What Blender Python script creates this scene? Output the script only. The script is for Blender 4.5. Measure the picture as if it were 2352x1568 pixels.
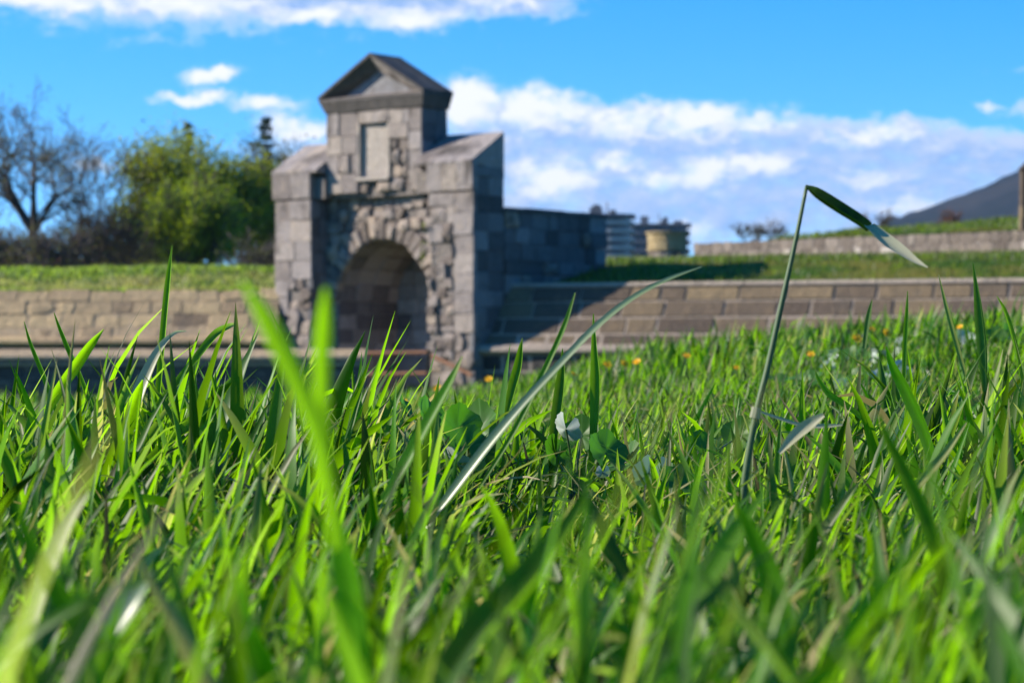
import bpy, math, random
import numpy as np
from mathutils import Vector, Matrix

for o in list(bpy.data.objects):
    bpy.data.objects.remove(o)
SC = bpy.context.scene
COL = SC.collection
R = math.radians
PI = math.pi

# ------------------------------------------------------------------ camera
EYE = 0.18                      # lens height above the turf, metres
FPX = 5505.0                    # focal length in units of a 2352 px wide frame
CX, HY = 1176.0, 805.0
cam_d = bpy.data.cameras.new("camera")
cam = bpy.data.objects.new("camera", cam_d)
COL.objects.link(cam)
cam_d.sensor_width = 23.5
cam_d.lens = 55.0
cam_d.clip_start = 0.02
cam_d.clip_end = 9000
cam.location = (0, 0, EYE)
cam.rotation_euler = (R(90) + math.atan(21 / FPX), 0, 0)
cam_d.dof.use_dof = True
cam_d.dof.focus_distance = 2.4
cam_d.dof.aperture_fstop = 9.0
cam_d.dof.aperture_blades = 7
SC.camera = cam

def at(px, py, Z):
    """World point seen at (px, py) of a 2352 x 1568 frame from the place of the camera, Z metres away."""
    return Vector(((px - CX) / FPX * Z, Z, EYE + (HY - py) / FPX * Z))

# ------------------------------------------------------------------ node helpers
class N:
    def __init__(self, tree):
        self.t = tree
    def n(self, kind, **kw):
        nd = self.t.nodes.new(kind)
        for k, v in kw.items():
            setattr(nd, k, v)
        return nd
    def put(self, sock, v):
        if isinstance(v, bpy.types.NodeSocket):
            self.t.links.new(v, sock)
        elif v is not None:
            sock.default_value = v
    def m(self, op, a, b=None, c=None, clamp=False):
        nd = self.n('ShaderNodeMath', operation=op, use_clamp=clamp)
        self.put(nd.inputs[0], a)
        if b is not None: self.put(nd.inputs[1], b)
        if c is not None: self.put(nd.inputs[2], c)
        return nd.outputs[0]
    def vm(self, op, a, b=None, scale=None):
        nd = self.n('ShaderNodeVectorMath', operation=op)
        self.put(nd.inputs[0], a)
        if b is not None: self.put(nd.inputs[1], b)
        if scale is not None: self.put(nd.inputs['Scale'], scale)
        return nd.outputs[0]
    def noise(self, vec, scale, detail=4, rough=.55, dist=0.0, dims='3D', color=False):
        nd = self.n('ShaderNodeTexNoise', noise_dimensions=dims)
        self.put(nd.inputs['Vector'], vec)
        nd.inputs['Scale'].default_value = scale
        nd.inputs['Detail'].default_value = detail
        nd.inputs['Roughness'].default_value = rough
        nd.inputs['Distortion'].default_value = dist
        return nd.outputs['Color' if color else 'Fac']
    def ramp(self, fac, stops, interp='LINEAR'):
        nd = self.n('ShaderNodeValToRGB')
        cr = nd.color_ramp
        cr.interpolation = interp
        while len(cr.elements) < len(stops):
            cr.elements.new(0.5)
        for e, (p, c) in zip(cr.elements, stops):
            e.position = p
            e.color = (c[0], c[1], c[2], 1) if not isinstance(c, (int, float)) else (c, c, c, 1)
        self.put(nd.inputs[0], fac)
        return nd.outputs[0]
    def smooth(self, v, a, b, lo=0.0, hi=1.0):
        nd = self.n('ShaderNodeMapRange', interpolation_type='SMOOTHSTEP')
        self.put(nd.inputs[0], v)
        for i, x in enumerate((a, b, lo, hi)):
            nd.inputs[1 + i].default_value = x
        return nd.outputs[0]
    def mix(self, fac, a, b, blend='MIX'):
        nd = self.n('ShaderNodeMix', data_type='RGBA', blend_type=blend)
        self.put(nd.inputs[0], fac)
        ins = [s for s in nd.inputs if s.type == 'RGBA']
        for s, v in zip(ins, (a, b)):
            if isinstance(v, tuple) and len(v) == 3: v = (*v, 1)
            self.put(s, v)
        return [s for s in nd.outputs if s.type == 'RGBA'][0]

# ------------------------------------------------------------------ sky, clouds, sun, exposure
SUN_EL, SUN_FWD = R(29), R(-1)          # sun stands to the left, a touch behind the lens plane
TO_SUN = Vector((-math.cos(SUN_FWD) * math.cos(SUN_EL), math.sin(SUN_FWD) * math.cos(SUN_EL), math.sin(SUN_EL)))
world = bpy.data.worlds.new("World")
SC.world = world
world.use_nodes = True
wt = world.node_tree
wt.nodes.clear()
W = N(wt)

def cloud_group():
    g = bpy.data.node_groups.new("cloud_density", 'ShaderNodeTree')
    g.interface.new_socket('P', in_out='INPUT', socket_type='NodeSocketVector')
    g.interface.new_socket('Density', in_out='OUTPUT', socket_type='NodeSocketFloat')
    g.interface.new_socket('Head', in_out='OUTPUT', socket_type='NodeSocketFloat')
    G = N(g)
    gi, go = G.n('NodeGroupInput'), G.n('NodeGroupOutput')
    P = gi.outputs[0]                    # x: bearing, y: height above the horizon, 1 unit = 1.04 degrees
    w1 = G.noise(P, .55, 3, .5, color=True)
    w = G.vm('SCALE', G.vm('SUBTRACT', w1, (.5, .5, .5)), scale=.8)
    w2 = G.noise(P, 2.2, 3, .6, color=True)
    w = G.vm('ADD', w, G.vm('SCALE', G.vm('SUBTRACT', w2, (.5, .5, .5)), scale=.55))
    Q = G.vm('ADD', P, w)
    sx = G.n('ShaderNodeSeparateXYZ'); G.put(sx.inputs[0], Q)
    U, V = sx.outputs[0], sx.outputs[1]
    def blob_max(items):
        tot = None
        for (u, v, a, b, st) in items:
            du = G.m('MULTIPLY', G.m('SUBTRACT', U, u), 1 / a)
            dv = G.m('MULTIPLY', G.m('SUBTRACT', V, v), 1 / b)
            e = G.m('EXPONENT', G.m('MULTIPLY', G.m('ADD', G.m('MULTIPLY', du, du), G.m('MULTIPLY', dv, dv)), -1.0))
            e = G.m('MULTIPLY', e, st)
            tot = e if tot is None else G.m('MAXIMUM', tot, e)
        return tot
    # (bearing, height, half width, half height, strength): bright heads, then thinner veils
    heads = [
        (-10.5, 7.9, 2.6, .36, 1.1), (-7.4, 7.95, 1.6, .42, 1.1), (-4.6, 7.62, 1.8, .26, .95), (-2.4, 7.62, 1.4, .30, 1.0), (-.4, 7.9, 1.3, .2, .75),
        (-6.85, 6.25, .55, .26, 1.15), (-7.2, 5.75, .9, .2, 1.05), (-5.7, 5.55, .9, .24, .9), (-4.9, 5.1, 1.1, .34, .95), (-4.6, 4.5, .9, .3, .8), (-9.6, 4.3, .9, .2, .7),
        (-1.0, 5.75, .9, .55, 1.2), (.6, 5.55, 1.3, .45, 1.1), (2.6, 5.3, 1.2, .35, .95), (4.3, 5.25, 1.3, .42, 1.1), (5.7, 5.3, .8, .26, .85),
        (.9, 3.95, .9, .48, 1.1), (2.4, 4.35, .55, .22, 1.0), (3.4, 4.0, .7, .25, .85), (4.4, 4.1, .6, .4, 1.05), (5.6, 4.15, .8, .28, 1.0), (3.6, 2.75, .9, .2, .7), (4.35, 2.7, .25, .2, .8),
        (8.3, 4.85, 1.4, .22, .7), (9.2, 3.35, 1.2, .24, .7), (12.4, 5.2, .7, .2, .7), (10.75, 5.5, .42, .1, .75), (8.2, 4.0, .8, .2, .6),
    ]
    veils = [(-7.0, 8.7, 6.5, 1.15, 1.6), (-2.0, 8.5, 3.2, .85, 1.5), (-5.0, 4.7, 1.4, .6, .62), (11.9, 5.35, 1.2, .2, .6), (11.6, 6.2, 1.0, .14, .4)]
    puff = blob_max(heads)
    top = G.m('SUBTRACT', 6.02, G.m('MULTIPLY', U, .088))
    over = G.m('SUBTRACT', V, top)
    slab = G.m('MULTIPLY', G.smooth(over, -.35, .3, 1, 0), G.smooth(V, 1.6, 3.0))
    slab = G.m('MULTIPLY', G.m('MULTIPLY', slab, G.smooth(U, -2.4, -.6)), .84)
    big = G.noise(P, .16, 5, .6, color=True)
    bs = G.n('ShaderNodeSeparateXYZ'); G.put(bs.inputs[0], big)
    Vw = G.m('ADD', V, G.m('MULTIPLY', G.m('SUBTRACT', bs.outputs[0], .5), 9.0))
    Uw = G.m('ADD', U, G.m('MULTIPLY', G.m('SUBTRACT', bs.outputs[1], .5), 8.0))
    long_bank = G.m('MULTIPLY', G.m('MULTIPLY', G.smooth(V, 7.3, 7.85), G.smooth(Vw, 8.4, 12.5, 1, 0)), G.m('MULTIPLY', G.smooth(U, .2, 2.6, 1, 0), G.smooth(Uw, -22, -12)))
    slab = G.m('MAXIMUM', slab, G.m('MULTIPLY', long_bank, .95))
    tot = G.m('MAXIMUM', G.m('MAXIMUM', puff, blob_max(veils)), slab)
    # the rest of the sky carries scattered clouds of the same kind
    st = G.vm('MULTIPLY', Q, (.10, .22, .1))
    rest = G.smooth(G.noise(st, 1.0, 3, .5), .60, .74, 0, 1.0)
    sp = G.n('ShaderNodeSeparateXYZ'); G.put(sp.inputs[0], P)
    outx = G.smooth(G.m('ABSOLUTE', sp.outputs[0]), 13.5, 19)
    outy = G.smooth(sp.outputs[1], 9.5, 14)
    rest = G.m('MULTIPLY', rest, G.m('MAXIMUM', outx, outy))
    tot = G.m('MAXIMUM', tot, rest)
    f1 = G.noise(G.vm('MULTIPLY', P, (.8, 1.5, 1)), 1.5, 8, .62, .2)
    d = G.m('ADD', tot, G.m('MULTIPLY', G.m('SUBTRACT', f1, .5), 1.15))
    G.put(go.inputs[0], d)
    f2 = G.noise(G.vm('MULTIPLY', P, (1.0, 1.7, 1)), 1.9, 6, .6, .3)
    G.put(go.inputs[1], G.m('ADD', G.m('MAXIMUM', puff, G.m('MULTIPLY', rest, .8)), G.m('MULTIPLY', G.m('SUBTRACT', f2, .5), 1.5)))
    return g

tc = W.n('ShaderNodeTexCoord')
sep = W.n('ShaderNodeSeparateXYZ'); W.put(sep.inputs[0], tc.outputs['Generated'])
az = W.m('ARCTAN2', sep.outputs[0], sep.outputs[1])
el = W.m('ARCSINE', sep.outputs[2])
comb = W.n('ShaderNodeCombineXYZ')
W.put(comb.inputs[0], W.m('MULTIPLY', az, 55.05)); W.put(comb.inputs[1], W.m('MULTIPLY', el, 55.05))
P = comb.outputs[0]
CG = cloud_group()
def dens(vec):
    nd = W.n('ShaderNodeGroup'); nd.node_tree = CG
    W.put(nd.inputs[0], vec)
    return nd.outputs
c0, c1 = dens(P), dens(W.vm('ADD', P, (-.28, .26, 0)))
d0, d1 = c0[0], c1[0]
mask = W.smooth(d0, .20, .95)
lit = W.smooth(W.m('SUBTRACT', d0, d1), -.35, .45)
head = W.smooth(c0[1], .02, .95)
shade = W.m('SUBTRACT', .97, W.m('ADD', W.m('MULTIPLY', head, .78), W.m('MULTIPLY', lit, .40)), clamp=True)
shade = W.m('MULTIPLY', shade, W.smooth(d0, .30, .85))
ccol = W.mix(shade, (5.4, 5.5, 5.7), (1.45, 2.6, 4.9))
sky = W.n('ShaderNodeTexSky', sky_type='NISHITA')
sky.sun_disc = False
sky.sun_elevation = SUN_EL
sky.sun_rotation = math.atan2(TO_SUN.x, TO_SUN.y)
sky.altitude = 450
sky.air_density = 1.0
sky.dust_density = 0.25
sky.ozone_density = 2.2
# the low band of sky in the photograph is deep blue: read the sky model somewhat higher up
rz = W.m('ADD', W.m('MULTIPLY', W.m('ABSOLUTE', sep.outputs[2]), 1.6), .10)
cv = W.n('ShaderNodeCombineXYZ')
W.put(cv.inputs[0], sep.outputs[0]); W.put(cv.inputs[1], sep.outputs[1]); W.put(cv.inputs[2], rz)
W.put(sky.inputs[0], W.vm('NORMALIZE', cv.outputs[0]))
hs = W.n('ShaderNodeHueSaturation')
hs.inputs['Saturation'].default_value = 1.48
hs.inputs['Hue'].default_value = .502
hs.inputs['Value'].default_value = 1.6
W.put(hs.inputs['Color'], sky.outputs[0])
fin = W.mix(mask, hs.outputs[0], ccol)
bg = W.n('ShaderNodeBackground')
W.put(bg.inputs[0], fin)
bg.inputs[1].default_value = 0.10
wo = W.n('ShaderNodeOutputWorld')
wt.links.new(bg.outputs[0], wo.inputs[0])
world.cycles.sampling_method = 'MANUAL'
world.cycles.sample_map_resolution = 512

sun_d = bpy.data.lights.new("sun", 'SUN')
sun_d.energy = 5.0
sun_d.angle = R(0.53)
sun_d.color = (1.0, .91, .76)
sun = bpy.data.objects.new("sun", sun_d)
COL.objects.link(sun)
sun.location = (-60, 0, 50)
sun.rotation_euler = (-TO_SUN).to_track_quat('-Z', 'Y').to_euler()

SC.view_settings.view_transform = 'Standard'
SC.view_settings.look = 'None'
SC.view_settings.gamma = 1
SC.view_settings.use_curve_mapping = False
SC.view_settings.exposure = 0.95
SC.cycles.max_bounces = 7
SC.cycles.transmission_bounces = 5
SC.cycles.diffuse_bounces = 4
SC.cycles.transparent_max_bounces = 4
SC.cycles.caustics_reflective = False
SC.cycles.caustics_refractive = False

# ------------------------------------------------------------------ object helpers
def tag(o, label=None, cat=None, group=None, kind=None):
    if label: o['label'] = label
    if cat: o['category'] = cat
    if group: o['group'] = group
    if kind: o['kind'] = kind
    return o

def empty(name, loc=(0, 0, 0), rotz=0.0):
    o = bpy.data.objects.new(name, None)
    o.empty_display_size = .2
    COL.objects.link(o)
    o.location = loc
    o.rotation_euler = (0, 0, rotz)
    return o

def thing(name, label, cat, loc=(0, 0, 0), rotz=0.0, group=None):
    return tag(empty(name, loc, rotz), label, cat, group)

def obj(name, verts, faces, mat, parent=None, smooth=False):
    me = bpy.data.meshes.new(name)
    me.from_pydata([tuple(v) for v in verts], [], faces)
    me.materials.append(mat)
    if smooth:
        me.polygons.foreach_set('use_smooth', [True] * len(me.polygons))
    me.update()
    o = bpy.data.objects.new(name, me)
    COL.objects.link(o)
    if parent: o.parent = parent
    return o

def npobj(name, verts, quads, mat, parent=None, smooth=True, tint=None, tris=None):
    """Mesh from numpy arrays; quads (n,4), tris (n,3)."""
    verts = np.asarray(verts, np.float32)
    me = bpy.data.meshes.new(name)
    me.vertices.add(len(verts))
    me.vertices.foreach_set('co', verts.ravel())
    nq = 0 if quads is None else len(quads)
    nt = 0 if tris is None else len(tris)
    loops = np.concatenate([np.asarray(quads, np.int32).ravel() if nq else np.zeros(0, np.int32),
                            np.asarray(tris, np.int32).ravel() if nt else np.zeros(0, np.int32)])
    me.loops.add(len(loops))
    me.loops.foreach_set('vertex_index', loops)
    me.polygons.add(nq + nt)
    start = np.concatenate([np.arange(nq) * 4, nq * 4 + np.arange(nt) * 3]).astype(np.int32)
    me.polygons.foreach_set('loop_start', start)
    me.polygons.foreach_set('use_smooth', np.full(nq + nt, smooth))
    me.update(calc_edges=True)
    me.validate()
    if tint is not None:
        a = me.attributes.new('tint', 'FLOAT_COLOR', 'POINT')
        a.data.foreach_set('color', np.asarray(tint, np.float32).ravel())
    me.materials.append(mat)
    o = bpy.data.objects.new(name, me)
    COL.objects.link(o)
    if parent: o.parent = parent
    return o

class MB:
    def __init__(self):
        self.v, self.f = [], []
    def add(self, vs, fs):
        b = len(self.v)
        self.v += [tuple(v) for v in vs]
        self.f += [tuple(i + b for i in f) for f in fs]
        return self
    def box(self, a, b):
        (x0, y0, z0), (x1, y1, z1) = a, b
        return self.add([(x0, y0, z0), (x1, y0, z0), (x1, y1, z0), (x0, y1, z0), (x0, y0, z1), (x1, y0, z1), (x1, y1, z1), (x0, y1, z1)],
                        [(0, 3, 2, 1), (4, 5, 6, 7), (0, 1, 5, 4), (1, 2, 6, 5), (2, 3, 7, 6), (3, 0, 4, 7)])
    def prism(self, A, B):
        """Solid between two like polygons A and B."""
        n = len(A)
        return self.add(list(A) + list(B), [tuple(range(n))[::-1], tuple(range(n, 2 * n))] + [(i, (i + 1) % n, n + (i + 1) % n, n + i) for i in range(n)])
    def tube(self, pts, rad, n=8):
        pts = [Vector(p) for p in pts]
        b = len(self.v)
        up = Vector((0, 0, 1))
        for i, p in enumerate(pts):
            d = (pts[min(i + 1, len(pts) - 1)] - pts[max(i - 1, 0)]).normalized()
            s = d.cross(up if abs(d.z) < .9 else Vector((1, 0, 0))).normalized()
            t = d.cross(s)
            r = rad[i] if isinstance(rad, (list, tuple)) else rad
            for k in range(n):
                a = 2 * PI * k / n
                self.v.append(tuple(p + s * (math.cos(a) * r) + t * (math.sin(a) * r)))
        for i in range(len(pts) - 1):
            for k in range(n):
                self.f.append((b + i * n + k, b + i * n + (k + 1) % n, b + (i + 1) * n + (k + 1) % n, b + (i + 1) * n + k))
        self.f.append(tuple(b + k for k in range(n))[::-1])
        self.f.append(tuple(b + (len(pts) - 1) * n + k for k in range(n)))
        return self
    def build(self, name, mat, parent=None, smooth=False):
        return obj(name, self.v, self.f, mat, parent, smooth)

# ------------------------------------------------------------------ materials
def new_mat(name):
    m = bpy.data.materials.new(name)
    m.use_nodes = True
    t = m.node_tree
    t.nodes.clear()
    return m, N(t)

def finish(B, shader):
    out = B.n('ShaderNodeOutputMaterial')
    B.t.links.new(shader, out.inputs[0])

def principled(B, color, rough=.85, normal=None, spec=.3):
    p = B.n('ShaderNodeBsdfPrincipled')
    B.put(p.inputs['Base Color'], color if not isinstance(color, tuple) else (*color, 1))
    B.put(p.inputs['Roughness'], rough)
    p.inputs['Specular IOR Level'].default_value = spec
    if normal is not None: B.put(p.inputs['Normal'], normal)
    return p.outputs[0]

def bump(B, h, dist=.02, strength=.6):
    nd = B.n('ShaderNodeBump')
    nd.inputs['Distance'].default_value = dist
    nd.inputs['Strength'].default_value = strength
    B.put(nd.inputs['Height'], h)
    return nd.outputs[0]

def stone_mat(name, stops, stain=(.06, .055, .05), stain_amt=.55, blotch=(.42, .35, .26), blotch_amt=.35, scale=1.0):
    m, B = new_mat(name)
    oi = B.n('ShaderNodeObjectInfo')
    t = B.n('ShaderNodeTexCoord')
    P = B.vm('SCALE', t.outputs['Object'], scale=scale)
    base = B.ramp(oi.outputs['Random'], stops)
    n1 = B.noise(P, 1.3, 6, .6)
    n2 = B.noise(B.vm('ADD', P, (7, 3, 1)), 4.5, 6, .65)
    n3 = B.noise(P, 26, 5, .7)
    st = B.vm('MULTIPLY', P, (2.2, 2.2, .55))
    n4 = B.noise(st, 1.6, 5, .6)
    c = B.mix(B.m('MULTIPLY', B.smooth(n2, .5, .72), blotch_amt), base, blotch)
    c = B.mix(B.m('MULTIPLY', B.smooth(n1, .5, .75), stain_amt), c, stain)
    c = B.mix(B.m('MULTIPLY', B.smooth(n4, .56, .75), stain_amt * .9), c, stain)
    n5 = B.noise(P, 9, 4, .6)
    v = B.m('ADD', .30, B.m('ADD', B.m('MULTIPLY', n3, .75), B.m('MULTIPLY', n5, .65)))
    cm = B.n('ShaderNodeCombineXYZ')
    for i in range(3): B.put(cm.inputs[i], v)
    c = B.mix(1.0, c, cm.outputs[0], 'MULTIPLY')
    h = B.m('ADD', B.m('MULTIPLY', n2, .6), B.m('ADD', B.m('MULTIPLY', n5, .45), B.m('MULTIPLY', n3, .3)))
    finish(B, principled(B, c, .9, bump(B, h, .085 / scale ** .5, .9), .2))
    return m

M_GATE = stone_mat('gate_stone', [(0, (.18, .151, .140)), (.3, (.245, .211, .198)), (.65, (.285, .248, .236)), (.85, (.325, .272, .235)), (1, (.205, .174, .162))], stain_amt=.9, stain=(.05, .042, .038), blotch=(.34, .27, .21), blotch_amt=.5)
M_RUBBLE = stone_mat('rubble_stone', [(0, (.12, .095, .082)), (.4, (.215, .178, .158)), (.75, (.275, .232, .21)), (1, (.34, .262, .20))], stain_amt=.8, blotch=(.36, .28, .21), blotch_amt=.5)
M_MORTAR = stone_mat('old_mortar', [(0, (.17, .146, .132)), (1, (.19, .163, .148))], stain_amt=.6)
M_SHADESTONE = stone_mat('shade_dark_stone', [(0, (.075, .066, .062)), (1, (.12, .105, .098))], stain_amt=.6, blotch=(.17, .145, .125))  # shade of cornice, left rake and roof put into a darker stone colour
M_SHADEFLANK = stone_mat('shade_flank_stone', [(0, (.07, .066, .068)), (.5, (.125, .121, .127)), (1, (.215, .208, .215))], stain_amt=.5, blotch=(.15, .12, .105))  # darker, bluer copy of the gate stone: shade of side faces painted in
M_INFILL = stone_mat('infill_stone', [(0, (.14, .118, .118)), (.5, (.26, .222, .215)), (1, (.40, .34, .32))], stain_amt=.45, blotch=(.30, .21, .16))
M_PLAQUE = stone_mat('plaque_stone', [(0, (.34, .295, .26)), (1, (.37, .32, .28))], stain_amt=.25)
M_SCARP = stone_mat('scarp_stone', [(0, (.075, .055, .042)), (.5, (.10, .074, .055)), (.75, (.13, .095, .063)), (1, (.19, .138, .08))], stain_amt=.4, blotch=(.22, .15, .08))
M_SCARPMORTAR = stone_mat('pale_mortar', [(0, (.31, .25, .20)), (1, (.31, .25, .20))], stain_amt=.35)
M_LEFTWALL = stone_mat('weathered_wall_stone', [(0, (.15, .105, .072)), (.2, (.33, .235, .14)), (.8, (.42, .305, .17)), (1, (.20, .145, .096))], stain_amt=.55, blotch=(.48, .34, .17))
M_LEFTMORTAR = stone_mat('weathered_mortar', [(0, (.36, .262, .16)), (1, (.36, .262, .16))], stain_amt=.5)
M_UPPER = stone_mat('upper_wall_stone', [(0, (.10, .08, .068)), (.5, (.16, .132, .112)), (.85, (.20, .168, .145)), (1, (.34, .30, .27))], stain_amt=.45, scale=.6)
M_TURRET = stone_mat('turret_stone', [(0, (.28, .21, .11)), (1, (.33, .255, .14))], stain_amt=.25, scale=.8)
M_MOAT = stone_mat('moat_wall_stone', [(0, (.04, .037, .035)), (.5, (.06, .055, .052)), (1, (.09, .08, .075))], stain_amt=.5)

def simple_mat(name, col, rough=.7, var=.3, nscale=8.0, bumpd=0.0, spec=.3):
    m, B = new_mat(name)
    t = B.n('ShaderNodeTexCoord')
    n = B.noise(t.outputs['Object'], nscale, 5, .6)
    c = B.mix(n, tuple(x * (1 - var) for x in col), tuple(min(1, x * (1 + var)) for x in col))
    finish(B, principled(B, c, rough, bump(B, n, bumpd, .6) if bumpd else None, spec))
    return m
M_RUST = simple_mat('rusty_iron', (.16, .075, .04), .8, .6, 9)
M_GREYRAIL = simple_mat('grey_rail', (.22, .20, .185), .7, .3, 9)
M_BARK = simple_mat('dark_bark', (.055, .045, .04), .95, .4, 6, .03)
M_TWIG = simple_mat('grey_twig', (.075, .062, .058), .95, .35, 2)
M_TWIG2 = simple_mat('brown_twig', (.085, .06, .048), .95, .35, 2)
M_RENDER = simple_mat('pale_render', (.36, .34, .33), .8, .08, .5)
M_DARKWALL = simple_mat('grey_facade', (.11, .11, .125), .8, .12, .5)
M_GLASS = simple_mat('window_glass', (.035, .04, .05), .25, .2, .6, 0, .5)
M_ROOFT = simple_mat('roof_plant', (.16, .15, .15), .8, .2, .8)
M_TILE = simple_mat('red_roof_tile', (.25, .09, .05), .85, .25, 1.5)

def leaf_mat(name, diff, trans, rough=.42, tmix=.42, spec=.5, attr=False, var=.35, vein=False, nscale=3.0):
    """Thin leaf: light reflected from the face and light passing through the blade."""
    m, B = new_mat(name)
    if attr:
        a = B.n('ShaderNodeAttribute', attribute_name='tint')
        k = a.outputs['Color']
        sc = B.n('ShaderNodeSeparateColor'); B.put(sc.inputs[0], k)
        dry = sc.outputs[0]; dark = sc.outputs[1]; blue = sc.outputs[2]
        d = B.mix(blue, diff, (.040, .092, .024))
        d = B.mix(dry, d, (.34, .28, .13))
        tr = B.mix(blue, trans, (.13, .32, .02))
        tr = B.mix(dry, tr, (.55, .45, .15))
        mul = B.m('ADD', .12, B.m('MULTIPLY', dark, 1.45))
        cm = B.n('ShaderNodeCombineXYZ')
        for i in range(3): B.put(cm.inputs[i], mul)
        d = B.mix(1.0, d, cm.outputs[0], 'MULTIPLY')
        tr = B.mix(1.0, tr, cm.outputs[0], 'MULTIPLY')
    else:
        t = B.n('ShaderNodeTexCoord')
        oi = B.n('ShaderNodeObjectInfo')
        n = B.noise(t.outputs['Object'], nscale, 4, .6)
        d = B.mix(n, tuple(x * (1 - var) for x in diff), tuple(x * (1 + var) for x in diff))
        tr = B.mix(n, tuple(x * (1 - var) for x in trans), tuple(x * (1 + var) for x in trans))
        if vein:
            sx = B.n('ShaderNodeSeparateXYZ'); B.put(sx.inputs[0], t.outputs['Object'])
            ang = B.m('ARCTAN2', sx.outputs[0], sx.outputs[1])
            vn = B.smooth(B.m('ABSOLUTE', B.m('SINE', B.m('MULTIPLY', ang, 3.0))), .0, .22, 1, 0)
            vn = B.m('MULTIPLY', vn, .55)
            d = B.mix(vn, d, tuple(min(.5, x * 2.2 + .04) for x in diff))
            tr = B.mix(vn, tr, tuple(x * .35 for x in trans))
    p = B.n('ShaderNodeBsdfPrincipled')
    B.put(p.inputs['Base Color'], d); p.inputs['Roughness'].default_value = rough
    p.inputs['Specular IOR Level'].default_value = spec
    tl = B.n('ShaderNodeBsdfTranslucent'); B.put(tl.inputs[0], tr)
    mx = B.n('ShaderNodeMixShader'); mx.inputs[0].default_value = tmix
    B.t.links.new(p.outputs[0], mx.inputs[1]); B.t.links.new(tl.outputs[0], mx.inputs[2])
    finish(B, mx.outputs[0])
    return m
M_GRASS = leaf_mat('grass_blade', (.042, .118, .002), (.28, .60, .0015), .42, .46, .24, attr=True)
M_MALLOW = leaf_mat('mallow_leaf', (.032, .10, .008), (.10, .36, .010), .5, .35, .4, nscale=30, vein=True)
M_MALLOWPALE = leaf_mat('mallow_underside', (.42, .47, .42), (.25, .40, .15), .5, .25, .4, nscale=30, var=.2, vein=True)
M_STALK = leaf_mat('grass_stalk', (.08, .125, .045), (.12, .22, .04), .45, .2, .5, nscale=20, var=.3)
M_STALKPALE = leaf_mat('pale_stalk', (.14, .19, .09), (.20, .32, .07), .30, .25, .8, nscale=14, var=.25)
M_DRYBLADE = leaf_mat('bleached_blade', (.34, .33, .22), (.36, .42, .14), .4, .35, .6, nscale=12, var=.3)
M_PETAL = leaf_mat('yellow_petal', (.80, .42, .015), (.85, .50, .01), .5, .35, .3, nscale=20, var=.15)
M_BANKGRASS = leaf_mat('bank_grass', (.060, .125, .005), (.36, .55, .008), .5, .4, .4, attr=True)
M_WILLOW = leaf_mat('spring_leaf', (.14, .20, .010), (.46, .60, .012), .5, .45, .35, nscale=.6, var=.4)
M_OLIVE = leaf_mat('olive_leaf', (.055, .062, .014), (.18, .19, .022), .5, .4, .35, nscale=.5, var=.5)
M_SPRINGOLIVE = leaf_mat('young_olive_leaf', (.115, .145, .010), (.42, .50, .014), .5, .42, .35, nscale=.5, var=.45)
M_BUD = leaf_mat('pale_bud', (.13, .135, .075), (.22, .22, .09), .6, .35, .3, nscale=.5, var=.4)
M_NEEDLE = leaf_mat('conifer_needle', (.022, .04, .028), (.03, .06, .03), .6, .25, .3, nscale=.8, var=.4)

def ground_mat(name, a, b, c, scale, dist):
    m, B = new_mat(name)
    t = B.n('ShaderNodeTexCoord')
    n1 = B.noise(t.outputs['Object'], scale, 6, .6)
    n2 = B.noise(t.outputs['Object'], scale * 9, 6, .7)
    col = B.mix(B.smooth(n1, .40, .62), a, b)
    col = B.mix(B.smooth(n2, .55, .75), col, c)
    finish(B, principled(B, col, .95, bump(B, n2, dist, .8), .1))
    return m
M_SOIL = ground_mat('turf_soil', (.010, .018, .004), (.016, .026, .006), (.03, .026, .012), 3.0, .02)
M_DITCH = ground_mat('ditch_grass', (.06, .11, .02), (.09, .14, .03), (.13, .12, .05), .25, .08)
M_BANK = ground_mat('bank_turf', (.035, .078, .006), (.12, .11, .02), (.03, .06, .006), .45, .12)

# ------------------------------------------------------------------ terrain
def smooth01(t):
    t = np.clip(t, 0, 1)
    return t * t * (3 - 2 * t)

def wob(x, y):
    return (np.sin(x * 3.1 + y * 1.7) * .5 + np.sin(x * 7.3 - y * 4.1 + 1.3) * .25 + np.sin(x * 1.1 + y * 2.9 + .7) * .5)

def turf_z(x, y):
    x = np.asarray(x, float); y = np.asarray(y, float)
    rise = smooth01((x + .55) / 2.2) * smooth01((y - 1.8) / 5.5) * .19
    rise = rise + smooth01((x + .35) / .6) * smooth01((y - 3.5) / 4.0) * .02
    z = rise + wob(x, y) * .006 - .03 * smooth01((y - 2.2) / 3.5) * smooth01((.5 - x) / .9)
    edge = 9.6 + .5 * np.sin(x * .9)
    drop = smooth01((y - edge) / 3.2) * -2.5
    far = smooth01((np.abs(x) - 30) / 6) * -2.5 + smooth01((-14 - y) / 5) * -2.5
    return z + np.maximum(drop + far, -2.5)

def grid_obj(name, xs, ys, zf, mat, smooth=True):
    X, Y = np.meshgrid(xs, ys)
    Z = zf(X, Y)
    nx, ny = len(xs), len(ys)
    v = np.stack([X.ravel(), Y.ravel(), Z.ravel()], 1)
    i = np.arange(nx * ny).reshape(ny, nx)
    q = np.stack([i[:-1, :-1], i[:-1, 1:], i[1:, 1:], i[1:, :-1]], -1).reshape(-1, 4)
    return npobj(name, v, q, mat, smooth=smooth)

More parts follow.
